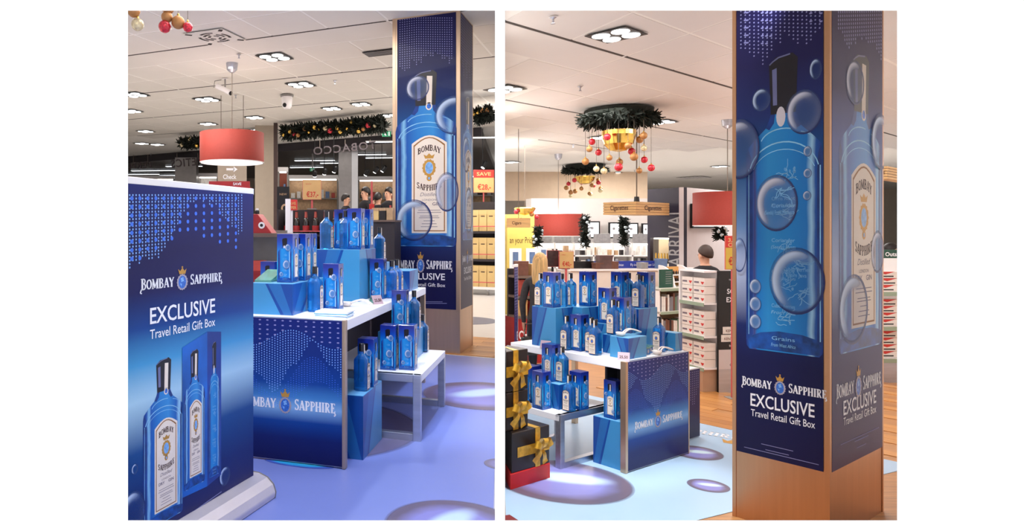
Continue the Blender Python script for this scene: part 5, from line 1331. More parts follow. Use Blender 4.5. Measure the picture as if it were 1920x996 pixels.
for cx, cy, rx, ry, m_, z_ in ((1508, 210, 35, 42, NEARG, .0075), (1456, 381, 41, 53, NEARG, .0076), (1494, 527, 54, 63, NEARB, .0078), (1515, 284, 8, 10, SMALLB, .007), (1515, 325, 8, 9, SMALLB, .007), (1514, 367, 8, 9, SMALLB, .007), (1417, 537, 11, 14, SMALLB, .008), (1417, 570, 11, 14, SMALLB, .0081), (1417, 603, 11, 14, SMALLB, .0082)):
    fit_bubble(pr, cx, cy, rx, ry, m_, z_)
fit_bubble_clip(pr, 1388, 280, 38, 56, NEARG, .0079); fit_bubble_clip(pr, 1388, 478, 13, 32, NEARB, .0079); fit_bubble(pr, 1428, 188, 18, 22, NEARB, .003); fit_bubble(pr, 1530, 130, 12, 20, NEARB, .003)
# text seen through the largest bubbles
mb = MB()
for (px_, py_, s_, wd_) in ((1470, 389, 'Coriander', 44), (1462, 402, '(Seeds) From Morocco', 56), (1494, 509, 'Cubeb Berries', 50), (1494, 520, 'From Java', 38)):
    u, v = P(px_, py_); put_text(mb, s_, u, v, h=.026, width=P(px_ + wd_ / 2, py_)[0] - P(px_ - wd_ / 2, py_)[0])
rnd = random.Random(4)
for (px_, py_) in ((1464, 362), (1494, 490), (1492, 552)):
    for k in range(9):
        u, v = P(px_ + rnd.uniform(-16, 10), py_ + rnd.uniform(-10, 12)); p = [(u, v)]; a = rnd.uniform(-.6, .9)
        for j in range(4): a += rnd.uniform(-.7, .7); p.append((p[-1][0] + .02 * cos(a), p[-1][1] + .018 * sin(a)))
        mb.stroke(p, .004)
pr.lettering('etching_print', mb, ETCH, .0088)['kind'] = 'stuff'
u, v = P(1468, 727); k = P(1547, 740)[0] - P(1389, 715)[0]; put_logo(pr.o, u, v, k, .92)
mb = MB(); u, v = P(1466, 771); put_text(mb, 'EXCLUSIVE', u, v, h=.082, width=P(1527, 775)[0] - P(1407, 760)[0], bold=.012)
u, v = P(1467, 791); put_text(mb, 'Travel Retail Gift Box', u, v, h=.046, width=P(1527, 790)[0] - P(1407, 775)[0], bold=.004); pr.lettering('lettering', mb)
mb = MB()
for a_, b_, y_ in ((1428, 1488, 832), (1396, 1536, 838), (1436, 1480, 843)): ua, va = P(a_, y_); ub, _ = P(b_, y_); mb.stroke([(ua, va), (ub, va)], .004)
pr.lettering('small_print', mb, MATS['print_small_grey'])
beads(pr, bead_cols(pr, [1390 + 8.2 * i for i in range(20)], 8, [(1385, 92), (1420, 108), (1432, 118), (1450, 86), (1475, 70), (1500, 74), (1520, 80), (1550, 48)], .0235, .0048, 9), BEADP)
beads(pr, bead_cols(pr, [1398, 1402, 1430, 1438, 1446, 1521, 1540], 10, [(1385, 104), (1450, 80), (1521, 50), (1550, 40)], .048, .009, 6, .6), BEADP, z=.0035)
pr = Print(t, 'column_right_side', (.028, -.005, zb), (1, 0, 0), cdp - .05, hh, [(0, (74, 62, 128)), (.19, (62, 58, 130)), (.26, (52, 64, 140)), (.39, (160, 176, 210)), (.52, (70, 130, 196)), (.62, (92, 110, 180)), (.72, (56, 54, 130)), (1, (62, 50, 112))], uq, cP + uq * .028 + Vector((0, 0, zb)))
P = pr.px
fit_art(pr, 'label', 1571, 1651, 100, 655)
for cx, cy, rx, ry, m_, z_ in ((1601, 155, 17, 42, NEARG, .0075), (1598, 580, 27, 66, NEARB, .0078), (1643, 472, 12, 40, NEARG, .0076)): fit_bubble(pr, cx, cy, rx, ry, m_, z_)
fit_bubble_clip(pr, 1647, 266, 17, 52, NEARB, .0079)
u, v = P(1610, 722); put_logo(pr.o, u, v, P(1653, 710)[0] - P(1570, 730)[0], .9)
mb = MB(); u, v = P(1611, 766); put_text(mb, 'EXCLUSIVE', u, v, h=.09, width=P(1643, 750)[0] - P(1582, 775)[0], bold=.012); u, v = P(1611, 785); put_text(mb, 'Travel Retail Gift Box', u, v, h=.05, width=P(1643, 780)[0] - P(1582, 790)[0], bold=.004); pr.lettering('lettering', mb)
mb = MB(); 
for a_, b_, y_ in ((1600, 1626, 828), (1574, 1646, 834), (1604, 1622, 840)): ua, va = P(a_, y_); ub, _ = P(b_, y_); mb.stroke([(ua, va), (ub, va)], .005)
pr.lettering('small_print', mb, MATS['print_small_grey'])
beads(pr, bead_cols(pr, [1570 + 4.0 * i for i in range(21)], 8, [(1568, 50), (1590, 92), (1610, 72), (1635, 80), (1652, 118)], .024, .008, 6), BEADP)

# --- table
RW_, RL_ = .885, 1.12
t = thing('display_table', 'white display table with a blue printed end panel in the right picture', 'table', TR, thR)
MB().box(0, RW_, .032, RL_, .79, .85).build('table_top', M_WHITE, t, bevel=.004)
MB().box(.02, RW_ - .01, .0, .03, .012, .85).build('end_panel', M_STEELC, t)
MB().box(0, .03, -.006, .04, .006, .852).build('panel_edge', M_STEEL, t, bevel=.002); MB().box(RW_ - .012, RW_, -.004, .036, .006, .852).build('panel_edge', M_STEEL, t, bevel=.002)
for x in (.0, RW_ - .045): MB().box(x, x + .045, RL_ - .05, RL_ - .005, 0, .79).build('leg', M_STEEL, t, bevel=.003)
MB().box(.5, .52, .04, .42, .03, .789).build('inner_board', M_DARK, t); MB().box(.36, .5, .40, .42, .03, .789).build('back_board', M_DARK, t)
pr = Print(t, 'table_panel_right', (.03, -.002, .016), (1, 0, 0), RW_ - .045, .83, STP, uR, R2W(.03, -.002, .016))
panel_art(pr, RW_ - .045, .83, None, None, .72)
frame_table('low white table with a steel frame beside the right island', TR, thR, -.33, .33, .34, .86, .42)
t = thing('side_wing', 'low side wing of the right island with a dark beaded panel', 'table', R2W(.90, .2), thR)
MB().box(.0, .52, .02, .5, .57, .62).build('table_top', M_WHITE, t); MB().box(.0, .52, 0, .02, .01, .62).build('end_panel', M_STEELC, t)
for x in (.0, .47): MB().box(x, x + .05, .44, .49, 0, .57).build('leg', M_STEELC, t)
pw = Print(t, 'wing_panel', (.005, -.003, .015), (1, 0, 0), .51, .6, [(0, (28, 26, 96)), (.5, (34, 40, 120)), (1, (30, 36, 128))])
beads(pw, [(.03 + .03 * i, .58, .36 + .08 * sin(i * .9), .02, .005, .005) for i in range(16)], BEADP)
o = MB().box(-.08, .08, -.06, .06, 0, .012).build('brochure', M_PAPER[1], None, R2W(1.3, .35, .6205), thR); tag(o, 'pale blue brochure lying on the side wing of the right island', 'brochure')
# --- blocks
riser('big blue block at the far left of the right table', R2W(0, 0, .85), thR, .06, .27, .68, .93, .34)
riser('blue block right of the big one at the back of the right table', R2W(0, 0, .85), thR, .29, .54, .59, .84, .34)
riser('blue block under the single gift box in the middle of the right table', R2W(0, 0, .85), thR, .40, .56, .40, .56, .21)
riser('tall blue block at the right rear of the right table', R2W(0, 0, .85), thR, .60, .875, .27, .56, .34, True)
riser('low blue block carrying two bottles and a gift box on the right table', R2W(0, 0, .85), thR, .245, .57, .22, .36, .15)
riser('brightly lit front block with a white scoop on the right table', R2W(0, 0, .85), thR, .12, .36, .05, .21, .165, True)
riser('small blue block at the right edge of the right table', R2W(0, 0, .85), thR, .77, .87, .05, .22, .15)
riser('blue floor block beside the printed panel of the right table', R2W(0, 0, 0), thR, .035, .36, .06, .30, .375)
riser('pale blue block on the low table of the right island', R2W(0, 0, .42), thR, -.2, .09, .445, .64, .20, True)
# --- bottles and gift boxes
rzB = thR + pi
for lab, x, y, z in [('leftmost blue bottle on the big far left block of the right table', .105, .875, 1.192), ('blue bottle right of the gift box on the big left block of the right table', .218, .74, 1.192), ('dark-backed blue bottle at the left of the second rear block of the right table', .335, .74, 1.192),
                     ('blue bottle on the tall right rear block left of the corner gift box', .70, .335, 1.192), ('blue bottle at the back of the tall right rear block', .79, .48, 1.192),
                     ('left bottle of the pair on the low block of the right table', .295, .30, 1.002), ('right bottle of the pair on the low block of the right table', .505, .285, 1.002),
                     ('blue bottle in front of the big left block of the right table', .10, .60, .85), ('blue bottle right of the front gift box on the right table', .175, .415, .85), ('foremost blue bottle left of the lit front block on the right table', .09, .32, .85),
                     ('blue bottle standing alone at the right end of the right table', .67, .13, .85),
                     ('blue bottle next to the gift box on the pale block of the low right table', -.085, .50, .622), ('foremost blue bottle on the low right table', -.15, .385, .42), ('leftmost blue bottle at the back of the low right table', -.265, .75, .42)]:
    put_bottle(lab, R2W(x, y, z), rzB)
for lab, x, y, z in [('gift box between two bottles on the big left block of the right table', .115, .765, 1.192), ('gift box at the right of the second rear block of the right table', .465, .66, 1.192), ('single gift box in the middle of the right table', .48, .48, 1.062),
                     ('gift box at the left of the tall right rear block', .665, .485, 1.192), ('corner gift box at the right of the tall right rear block', .815, .335, 1.192), ('gift box between the pair of bottles on the low block of the right table', .40, .29, 1.002),
                     ('front gift box between bottles at the left of the right table', .165, .525, .85), ('gift box on the floor block beside the right table panel', .11, .17, .3765),
                     ('gift box standing on the pale block of the low right table', -.12, .585, .622), ('gift box at the right front of the low right table', -.02, .392, .42), ('gift box left of the pale block on the low right table', -.265, .56, .42), ('gift box second from the left at the back of the low right table', -.155, .76, .42), ('gift box behind the pale block on the low right table', -.03, .71, .42)]:
    put_gift(lab, R2W(x, y, z), rzB)
scoop('white scoop with handle lying on the lit front block of the right table', R2W(.17, .15, 1.0165), thR - .3)
scoop('white scoop at the near right corner of the right table', R2W(.52, .06, .85), thR - .1)
tent('price holder at the near corner of the right table', R2W(.075, .06, .85), thR - radians(60), '25,50'); tent('price holder before the big left block of the right table', R2W(.032, .76, .85), thR - radians(70), '25,50')
for i, (x, y) in enumerate(((.45, .12), (.535, .15))):
    t = thing('small_gift', ('left' if i == 0 else 'right') + ' small blue gift with clear lid on the right table', 'gift box', R2W(x, y, .85), thR, 'small blue gifts')
    MB().box(-.03, .03, -.03, .03, 0, .05).build('box_body', M_RIS[2], t, bevel=.002); MB().box(-.033, .033, -.033, .033, .05, .062).build('lid', M_GREEN, t); MB().ellipse(0, 0, .012, .015, 12).build('print_dot', SILV, t).matrix_local = Matrix(((1, 0, 0, 0), (0, 0, -1, -.0305), (0, 1, 0, .026), (0, 0, 0, 1)))
# mat lettering
mb = MB(); put_serif(mb, 'SAPPHIRE', 0, 0, .13, .62)
l = mb.build('mat_lettering', INKW, matR); p = OZ(1328, 816, ZR); l.location = (p.x - .06, p.y + .03, ZR + .0052); l.rotation_euler = (0, 0, radians(126 + 180 + 14))
mb = MB().poly([(-.05, -.06), (.05, -.06), (.08, .06), (.03, .01), (0, .08), (-.03, .01), (-.08, .06)]); l = mb.build('mat_crown', GLD, matR); p = OZ(1371, 830, ZR); l.location = (p.x, p.y, ZR + .0052); l.rotation_euler = (0, 0, radians(320))

# --- black gift stack at the left
M_BGIFT = mat('black_gift_card', (30, 22, 22), .4, noise=.15); M_RIB = mat('gold_ribbon', (206, 156, 50), .3, metal=.45, noise=.25, nscale=25); M_REDB = mat('red_stand', (200, 34, 36), .45, noise=.05)
sP = Vector((1.72, 5.178, 0)); us_, vs_ = frame(radians(34))
def clipR(p): return (max(p.x, .2592 * p.y + .03), p.y)
def stack_box(name, label, corner, a, b, z0, z1, m, cat, ribbon=False):
    """box whose near right corner is at corner; its hidden left side stops at the partition"""
    t = thing(name, label, cat, (corner.x, corner.y, ZR + z0))
    pts = [Vector((0, 0, 0)), us_ * 0 + vs_ * b, -us_ * a + vs_ * b, -us_ * a]
    w_ = [clipR(corner + p) for p in pts]; loc = [(x - corner.x, y - corner.y) for x, y in w_]
    MB().prism(loc, 0, z1 - z0).build('box_body', m, t, bevel=.006)
    if ribbon:
        N = Vector((us_.y, -us_.x, 0)); off = N * .003; h = z1 - z0
        def cl(p, z): q_ = clipR(corner + p); return (q_[0] - corner.x, q_[1] - corner.y, z)
        def quad(s0, s1, h0, h1): 
            a_ = -us_ * s0 + off; b_ = -us_ * s1 + off
            return [cl(b_, h0), cl(a_, h0), cl(a_, h1), cl(b_, h1)]
        MB().poly(quad(.003, min(a, .36), h * .36, h * .62)).build('ribbon_band', M_RIB, t)
        MB().poly(quad(.11, .165, .0, h)).build('ribbon_upright', M_RIB, t)
        k = -us_ * .11 + vs_ * 0; k2 = -us_ * .165
        MB().poly([cl(-us_*.11, h + .002), cl(-us_*.11 + vs_*b*.95, h + .002), cl(-us_*.165 + vs_*b*.95, h + .002), cl(k2, h + .002)]).build('ribbon_top', M_RIB, t)
        c = -us_ * .137 + N * .02; c.z = h * .5
        for i, (dx, dz, ln) in enumerate(((-.075, .045, 1), (.065, .05, 1), (-.06, -.075, .6), (.03, -.09, .6), (.01, .07, .8))):
            e = c + us_ * dx * 1.1 + Vector((0, 0, dz)) + N * .025 * ln; sd = Vector((0, 0, 1)).cross((e - c).normalized()).normalized()
            up = (e - c).normalized().cross(N).normalized(); wd = .026
            mid = (c + e) / 2 + N * .03
            vs2, fs2 = [], []
            dirn = (e - c); tail = dz < 0; ns = 14
            for j in range(ns + 1):
                f = j / ns
                if tail: pt = c + dirn * (f * 1.25) + N * (.012 + .012 * sin(f * 5)); ww = .010 + .020 * f
                else:
                    a2 = 2 * pi * f; pt = c + dirn * (.5 - .5 * cos(a2)) * 1.1 + N * (.016 + .026 * sin(a2)); ww = .008 + .020 * (.5 - .5 * cos(a2))
                vs2 += [pt - up * ww, pt + up * ww]
            for j in range(ns): fs2.append((2*j, 2*j + 1, 2*j + 3, 2*j + 2))
            MB().add(vs2, fs2).build('ribbon_tail' if tail else 'bow_loop', M_RIB, t, smooth=True)
        MB().sphere((c.x, c.y, c.z), .018, 10, 8).build('bow_knot', M_RIB, t, smooth=True)
    return t
stack_box('gift_stand', 'flat red stand under the black gift boxes', sP, .44, .34, 0, .115, M_REDB, 'stand')
stack_box('ribboned_gift', 'large black gift box with a gold bow on the red stand', sP - us_ * .004 + vs_ * .004, .42, .32, .1155, .40, M_BGIFT, 'gift box', True)
c2 = sP - us_ * .19 + vs_ * .05
stack_box('ribboned_gift', 'black gift box with gold ribbon, middle of the stack at the partition', c2, .24, .2, .4045, .68, M_BGIFT, 'gift box', True)
stack_box('ribboned_gift', 'topmost black gift box with gold ribbon at the partition', c2, .24, .2, .6845, .98, M_BGIFT, 'gift box', True)
MB_ = thing('red_carton', 'dark red carton corner on the floor at the right picture bottom left', 'carton', (W(962, 976, 4.28).x, 4.28, ZR + .0045), radians(20))
MB().box(-.055, .06, -.08, .12, 0, .04).build('carton', mat('carton_maroon', (116, 34, 34), .5, noise=.1), MB_, bevel=.003); MB().box(-.055, .06, .0, .02, .0402, .0412).build('tape', M_REDP, MB_)

# ================================================================ right hall, middle distance
# banner edge
rb0 = W(969, 652, 7.3); rb0 = Vector((rb0.x, rb0.y, ZR)); rzv = radians(62)
t = thing('rollup_banner', 'narrow visible edge of a purple roll-up banner beside the partition', 'banner', (rb0.x, rb0.y, ZR), rzv)
bw = .17
zt = W(969, 497, 7.3).z - ZR
MB().box(-bw - .01, .012, -.012, .012, zt - .015, zt + .01).build('top_rail', M_WHITE, t); MB().box(-.008, .012, -.01, .01, .05, zt).build('side_edge', M_WHITE, t)
MB().box(-bw - .01, .04, -.1, .1, 0, .07).build('foot', M_FOOT, t, bevel=.01)
pb2 = Print(t, 'banner_right', (-bw, -.013, .08), (1, 0, 0), bw - .01, zt - .1, [(0, (60, 150, 216)), (.2, (30, 90, 190)), (.45, (54, 44, 140)), (.8, (48, 44, 130)), (1, (60, 60, 160))])
beads(pb2, [(.015 + .02 * i, zt - .12, zt - .5 - .06 * (i % 4), .03, .006, .008) for i in range(8)], BEADP)
mb = MB(); put_serif(mb, 'E', bw - .04, .62, .09, .05); pb2.lettering('lettering', mb, INKW, .004)
# woman
M_SWEAT = mat('grey_sweater', (62, 58, 60), .85, noise=.15, nscale=40); M_BLOND = mat('blond_hair', (204, 164, 108), .5, noise=.4, nscale=30, aniso=(3, 3, .15))
pw_ = W(1013, 600, 7.9)
person('woman with shoulder-length blond hair in a dark grey sweater behind the right table', (pw_.x, pw_.y, ZR), radians(150), M_SWEAT, M_TRS, 'long', M_BLOND, 1.60, 'down', female=True)
t = thing('handbag', 'dark handbag hanging beside the woman', 'bag', (pw_.x - .20, 7.62, ZR + .48), radians(20))
MB().prism([(-.12, -.04), (.12, -.04), (.10, .04), (-.10, .04)], 0, .2).build('bag_body', M_BLACK, t, bevel=.02); MB().tube([(-.08, 0, .19), (-.06, 0, .34), (.06, 0, .34), (.08, 0, .19)], .008, 6).build('bag_strap', M_BLACK, t)
# man seen from behind
pm_ = W(1322, 500, 9.2)
person('man with short dark hair in a black shirt seen from behind', (pm_.x, pm_.y, ZR), radians(195), M_JKT, M_TRS, 'short', mat('brown_hair', (58, 42, 36), .6, noise=.3), 1.66, 'down')
# red gift display behind the woman
gd = W(985, 640, 9.6); gd = Vector((gd.x, gd.y, ZR))
t = thing('gift_display', 'dark gift display with red CHRISTMAS plinth behind the woman', 'display', gd, radians(12))
MB().box(-.1, .46, .0, .4, 0, .62).build('red_plinth', M_REDP, t); MB().box(-.1, .46, .3, .34, .62, 1.30).build('back_board', M_DARK, t)
for z in (.62, .90, 1.18): MB().box(-.1, .46, -.02, .3, z, z + .03).build('shelf_board', M_SHELFW, t)
mb = MB(); put_text(mb, 'CHRISTMAS', .16, .34, h=.12, bold=.03, width=.52); put_text(mb, 'TIES', .06, .17, h=.12, bold=.03); mb.build('plinth_lettering', INKW, t).matrix_local = Matrix(((1, 0, 0, 0), (0, 0, -1, -.004), (0, 1, 0, 0), (0, 0, 0, 1)))
ug2, vg2 = frame(radians(12))
for i, (x, z, a, h, m_, lb) in enumerate([(.0, .651, .13, .22, M_SIGNG, 'golden carton on the lowest shelf behind the woman'), (.16, .651, .12, .2, M_REDP, 'red carton on the lowest shelf behind the woman'), (.02, .931, .15, .22, PAL[2], 'rust red carton on the middle shelf behind the woman'), (.22, .931, .14, .2, PAL[3], 'black carton on the middle shelf behind the woman'), (.0, 1.211, .16, .2, PAL[1], 'brown carton on the top shelf behind the woman'), (.2, 1.211, .14, .16, M_SIGNG, 'golden carton on the top shelf behind the woman')]):
    carton('gift_carton', lb, gd + ug2 * x + vg2 * .12 + Vector((0, 0, z)), radians(12), a, .12, h, m_, 'gifts behind the woman', lid=m_)
price_sign('gold price sign reading 40 beside the woman', 1049, 1075, 472, 503, 8.6, ZR, main='€40,-', accent='Offer')
price_sign('dark picture card left of the 40 price sign', 1026, 1047, 470, 500, 8.7, ZR, main='', face=mat('dark_picture', (58, 40, 38), .5, noise=.6, nscale=14), pm=M_BLACK)
price_sign('red topped price sign reading 42 at the right column edge', 1360, 1389, 443, 505, 7.6, ZR, top='3,00\nOFF', main='€42', face=mat('sign_yellow', (206, 172, 70), .5))
# cigarette rack with poster face
kP = Vector((W(1344, 736, 7.9).x, 7.9, ZR)); rzk2 = radians(8); uk2, vk2 = frame(rzk2)
def KK(x, y, z=0): return kP + uk2 * x + vk2 * y + Vector((0, 0, z))
t = thing('carton_rack', 'white rack of cigarette cartons with a black poster end behind the right column', 'rack', kP, rzk2)
KH = 1.386
MB().box(0, .62, -.03, .0, .0, KH).build('poster_board', M_BLACK, t)
MB().box(.02, .06, .0, .42, .26, KH).build('inner_back', M_WHITE, t)
MB().box(-.16, .3, .02, .44, 0, .26).build('plinth', mat('plinth_tan', (186, 150, 122), .5, noise=.08), t); MB().box(0, .62, -.032, -.0305, 0, .27).build('steel_foot', M_STEELC, t)
MB().box(-.16, .06, .42, .44, .26, KH).build('far_side', M_WHITE, t); MB().box(-.16, .06, .0, .44, KH - .02, KH).build('rack_top', M_WHITE, t)
for z in (.26, .62, 1.0): MB().box(-.16, .02, .0, .42, z, z + .02).build('rack_shelf', M_WHITE, t); MB().box(-.168, -.16, .0, .42, z - .02, z + .02).build('shelf_edge', mat('edge_green', (150, 168, 146), .5), t)
mb = MB()
for i, s_ in enumerate(('SCHIPHOL', 'EXCLUSIVE', 'PRICE')): put_text(mb, s_, .29, KH - .26 - .095 * i, h=.058, bold=.015)
for i, s_ in enumerate(('Save up to €10', 'when purchasing', '2 cartons of', 'Kent Original Taste', 'today at Schiphol', 'Duty Free')): put_text(mb, s_, .29, KH - .60 - .066 * i, h=.034)
put_text(mb, 'This is an exclusive offer', .25, KH - .11, h=.018); put_text(mb, 'until 31 December', .25, KH - .15, h=.018)
mb.build('poster_lettering', INKW, t).matrix_local = Matrix(((1, 0, 0, 0), (0, 0, -1, -.0305), (0, 1, 0, 0), (0, 0, 0, 1)))
MB().box(.0, .62, -.033, -.0305, .27, .49).build('warning_card', mat('card_grey', (206, 196, 196), .5), t)
mb = MB(); 
for i, s_ in enumerate(('Roken', 'is', 'dodelijk')): put_text(mb, s_, .22, .425 - .06 * i, h=.038, bold=.01)
mb.build('warning_lettering', M_BLACK, t).matrix_local = Matrix(((1, 0, 0, 0), (0, 0, -1, -.0335), (0, 1, 0, 0), (0, 0, 0, 1)))
MB().box(.03, .6, -.032, -.0306, .58, .66).build('pictured_carton', PAL[0], t); MB().box(.05, .6, -.032, -.0306, .67, .75).build('pictured_carton', PAL[0], t)
mb = MB(); put_text(mb, 'KENT', .12, .60, h=.03, bold=.02); put_text(mb, 'KENT', .14, .69, h=.03, bold=.02); mb.build('pictured_lettering', PAL[1], t).matrix_local = Matrix(((1, 0, 0, 0), (0, 0, -1, -.0325), (0, 1, 0, 0), (0, 0, 0, 1)))
ck = None
for j, z in enumerate((.281, .641, 1.021)):
    for k in range(3 if j < 2 else 3):
        for i in range(2):
            lb = 'white cigarette carton, %s column, %s in stack, %s shelf of white rack' % (('near', 'far')[i], ('lowest', 'second', 'top')[k], ('bottom', 'middle', 'top')[j])
            c0 = KK(-.075, .105 + .205 * i, z + .094 * k)
            if ck is None:
                ck = thing('cigarette_carton', lb, 'carton', c0, rzk2, 'cigarette cartons on the white rack')
                MB().box(-.07, .07, -.095, .095, 0, .09).build('carton', mat('carton_white', (232, 222, 214), .45, noise=.04), ck, bevel=.002)
                MB().poly([(-.0715, -.09, .05), (-.0715, -.03, .05), (-.0715, -.045, .03), (-.0715, -.06, .015), (-.0715, -.075, .03)][::-1]).build('red_mark', M_INKR, ck); MB().box(-.0712, -.07, .0, .08, .03, .05).build('print_line', INKG, ck)
            else: dup(ck, lb, c0, rzk2)
# book-like carton shelf behind
bP = Vector((W(1262, 648, 10.6).x, 10.6, ZR)); rzs = radians(24); ub, vb = frame(rzs)
def BB(x, y, z=0): return bP + ub * x + vb * y + Vector((0, 0, z))
t = thing('tobacco_shelf', 'long pale shelf of upright packs with wooden base behind the right table', 'shelf', bP, rzs)
MB().box(-.3, .62, .0, .4, 0, .2).build('wooden_base', mat('beech', (206, 168, 118), .5, noise=.12, nscale=6), t); MB().box(-.3, .62, .36, .4, .2, .93).build('back_board', PAL[4], t)
for z in (.2, .58, .93): MB().box(-.3, .62, -.03, .36, z, z + .03).build('shelf_board', mat('shelf_pale', (206, 204, 192), .5), t); MB().box(-.3, .62, -.036, -.03, z - .01, z + .03).build('shelf_edge', mat('edge_green', (150, 168, 146), .5), t)
for x in (-.3, .6): MB().box(x, x + .02, .0, .36, .2, .95).build('side_board', M_WHITE, t)
BC = [PAL[1], PAL[3], mat('pack_green', (96, 124, 104), .5, noise=.1), PAL[0], mat('pack_grey', (126, 124, 130), .5, noise=.1), mat('pack_brown', (120, 84, 70), .5, noise=.1)]
rn = random.Random(21)
for j, z in enumerate((.2305, .6105)):
    x = -.26; i = 0
    while x < .55 and i < 20:
        w_ = rn.uniform(.03, .05); o = MB().box(0, w_, 0, .12, 0, rn.uniform(.2, .27)).build('upright_pack', rn.choice(BC), None, BB(x, .02, z), rzs)
        tag(o, 'upright pack, %s from left, %s board of the tobacco shelf' % (ORD[i], ('lower', 'upper')[j]), 'pack', 'upright packs on the tobacco shelf'); x += w_ + .004; i += 1
t = thing('white_organiser', 'white curved counter organiser with small bottles on the pale tobacco shelf', 'organiser', BB(.18, .1, .9605), rzs)
for x in (-.02, .40):
    pts = [(.0, .0), (.3, .0), (.3, .33)] + [(.3 - .28 * sin(a * pi / 16), .33 - .28 * (1 - cos(a * pi / 16))) for a in range(1, 9)]
    MB().add([(x, y, z) for y, z in pts] + [(x + .03, y, z) for y, z in pts], [tuple(range(len(pts))), tuple(range(2 * len(pts) - 1, len(pts) - 1, -1))] + [(i, len(pts) + i, len(pts) + (i+1) % len(pts), (i+1) % len(pts)) for i in range(len(pts))]).build('curved_side', M_WHITE, t)
MB().box(0, .4, .27, .3, 0, .3).build('organiser_back', mat('amber_panel', (216, 160, 90), .5), t)
for z in (.06, .17): MB().box(0, .4, .1, .27, z, z + .015).build('organiser_step', M_WHITE, t)
jb = None
for j, z in enumerate((.0755, .1855)):
    for i in range(6):
        lb = 'tiny dark vial, %s from left, %s step of the white organiser' % (ORD[i], ('lower', 'upper')[j]); p = BB(.18 + .06 + .055 * i, .1 + .17, .9605 + z)
        if jb is None:
            jb = thing('vial', lb, 'vial', p, rzs, 'vials in the white organiser'); MB().lathe([(.014, 0), (.016, .004), (.016, .04), (.008, .048)], 10).build('vial_glass', M_CHAMP, jb); MB().lathe([(.009, .0485), (.009, .062)], 10).build('vial_cap', M_FOIL, jb)
        else: dup(jb, lb, p, rzs)
o = thing('green_card', 'dark green display card left of the white organiser', 'card', BB(-.02, .1, .9605), rzs); MB().box(-.14, .14, 0, .02, 0, .28).build('card_board', mat('deep_green', (30, 74, 60), .5, noise=.1), o)
mb = MB(); 
for i in range(6): mb.stroke([(-.02, .24 - .035 * i), (.11, .24 - .035 * i)], .008)
mb.build('card_print', PAL[6], o).matrix_local = Matrix(((1, 0, 0, 0), (0, 0, -1, -.001), (0, 1, 0, 0), (0, 0, 0, 1)))
# white counter with blue strip
cP2 = Vector((W(1130, 520, 11.4).x, 11.4, ZR)); zc = W(1130, 508, 11.4).z - ZR
t = thing('white_counter', 'long white counter with a blue lettered strip behind the right table', 'counter', cP2, radians(6))
MB().box(-.55, 1.75, 0, .35, 0, zc).build('counter_body', mat('counter_cream', (226, 214, 204), .5, noise=.03), t); MB().box(-.6, 1.8, -.03, .38, zc, zc + .03).build('counter_top', M_WHITE, t)
MB().box(-.55, -.05, .2, .23, zc + .03, zc + .15).build('black_strip', M_BLACK, t); MB().box(-.05, 1.18, .2, .23, zc + .03, zc + .15).build('blue_strip', mat('strip_blue', (40, 58, 150), .4), t)
mb = MB(); put_text(mb, 'Fly inside European Union', .25, zc + .065, h=.045, width=.45); put_text(mb, 'Fly inside European Union', .85, zc + .065, h=.045, width=.5); mb.build('strip_lettering', INKW, t).matrix_local = Matrix(((1, 0, 0, 0), (0, 0, -1, .199), (0, 1, 0, 0), (0, 0, 0, 1)))
for i, (px, w_, h, m_) in enumerate([(1055, .14, .2, PAL[1]), (1120, .13, .1, PAL[1]), (1133, .22, .22, mat('pack_plum', (96, 70, 68), .5, noise=.3)), (1150, .12, .12, PAL[1]), (1208, .12, .1, PAL[6]), (1245, .14, .16, PAL[5])]):
    p = W(px, 500, 11.45); carton('counter_carton', ('brown', 'low brown', 'tall plum', 'small brown', 'grey', 'blue')[i] + ' carton on the white counter, %s from the left' % ORD[i], (p.x, p.y + (p.x - cP2.x) * .1, ZR + zc + .0305), radians(6), w_, .14, h, m_, 'cartons on the white counter', lid=m_)

# ================================================================ right hall, far
M_SCR = mat('screen_glow', (236, 242, 250), .3, emit=.75)
def screen(label, px0, px1, py0, py1, d):
    a = W(px0, py1, d); b = W(px1, py0, d); wd, h = b.x - a.x, b.z - a.z; t = thing('wall_screen', label, 'screen', ((a.x + b.x)/2, d, a.z), 0, 'screens on the white back wall')
    MB().box(-wd/2, wd/2, 0, .05, 0, h).build('bezel', M_BLACK, t); o = MB().box(-wd/2 + .03, wd/2 - .03, -.004, 0, .03, h - .03).build('display', M_SCR, t)
    MB().ellipse(0, 0, wd * .12, h * .08, 12).build('screen_print', PAL[6], o).matrix_local = Matrix(((1, 0, 0, -wd*.1), (0, 0, -1, -.006), (0, 1, 0, h * .6), (0, 0, 0, 1)))
    return t
M_LWALL = mat('white_fixture', (236, 230, 226), .5, noise=.02)
dF = 16.0
a = W(998, 372, dF); b = W(1216, 372, dF); wd = b.x - a.x; H = a.z - ZR
t = thing('wall_fixture', 'white back-wall fixture with header shelves under the screens', 'shelf', ((a.x + b.x)/2, dF, ZR))
MB().box(-wd/2, wd/2, .06, .5, 0, H).build('fixture_wall', M_LWALL, t)
zs = [W(1100, y, dF).z - ZR for y in (455, 478, 500)]
MB().box(-wd/2, wd/2, -.1, .06, zs[0] - .02, zs[0] + .22).build('header_band', mat('header_grey', (176, 174, 172), .5), t)
for k in range(6): MB().box(-wd/2 + .03 + k * wd / 6, -wd/2 + (k + 1) * wd / 6 - .03, -.106, -.1, zs[0], zs[0] + .2).build('header_plate', PAL[6], t)
MB().box(-wd/2 + .02, wd/2 - .02, -.08, .05, zs[0] - .05, zs[0] - .022).build('shelf_lamp', mat('shelf_lamp_glow', (255, 250, 244), .5, emit=4.0), t)
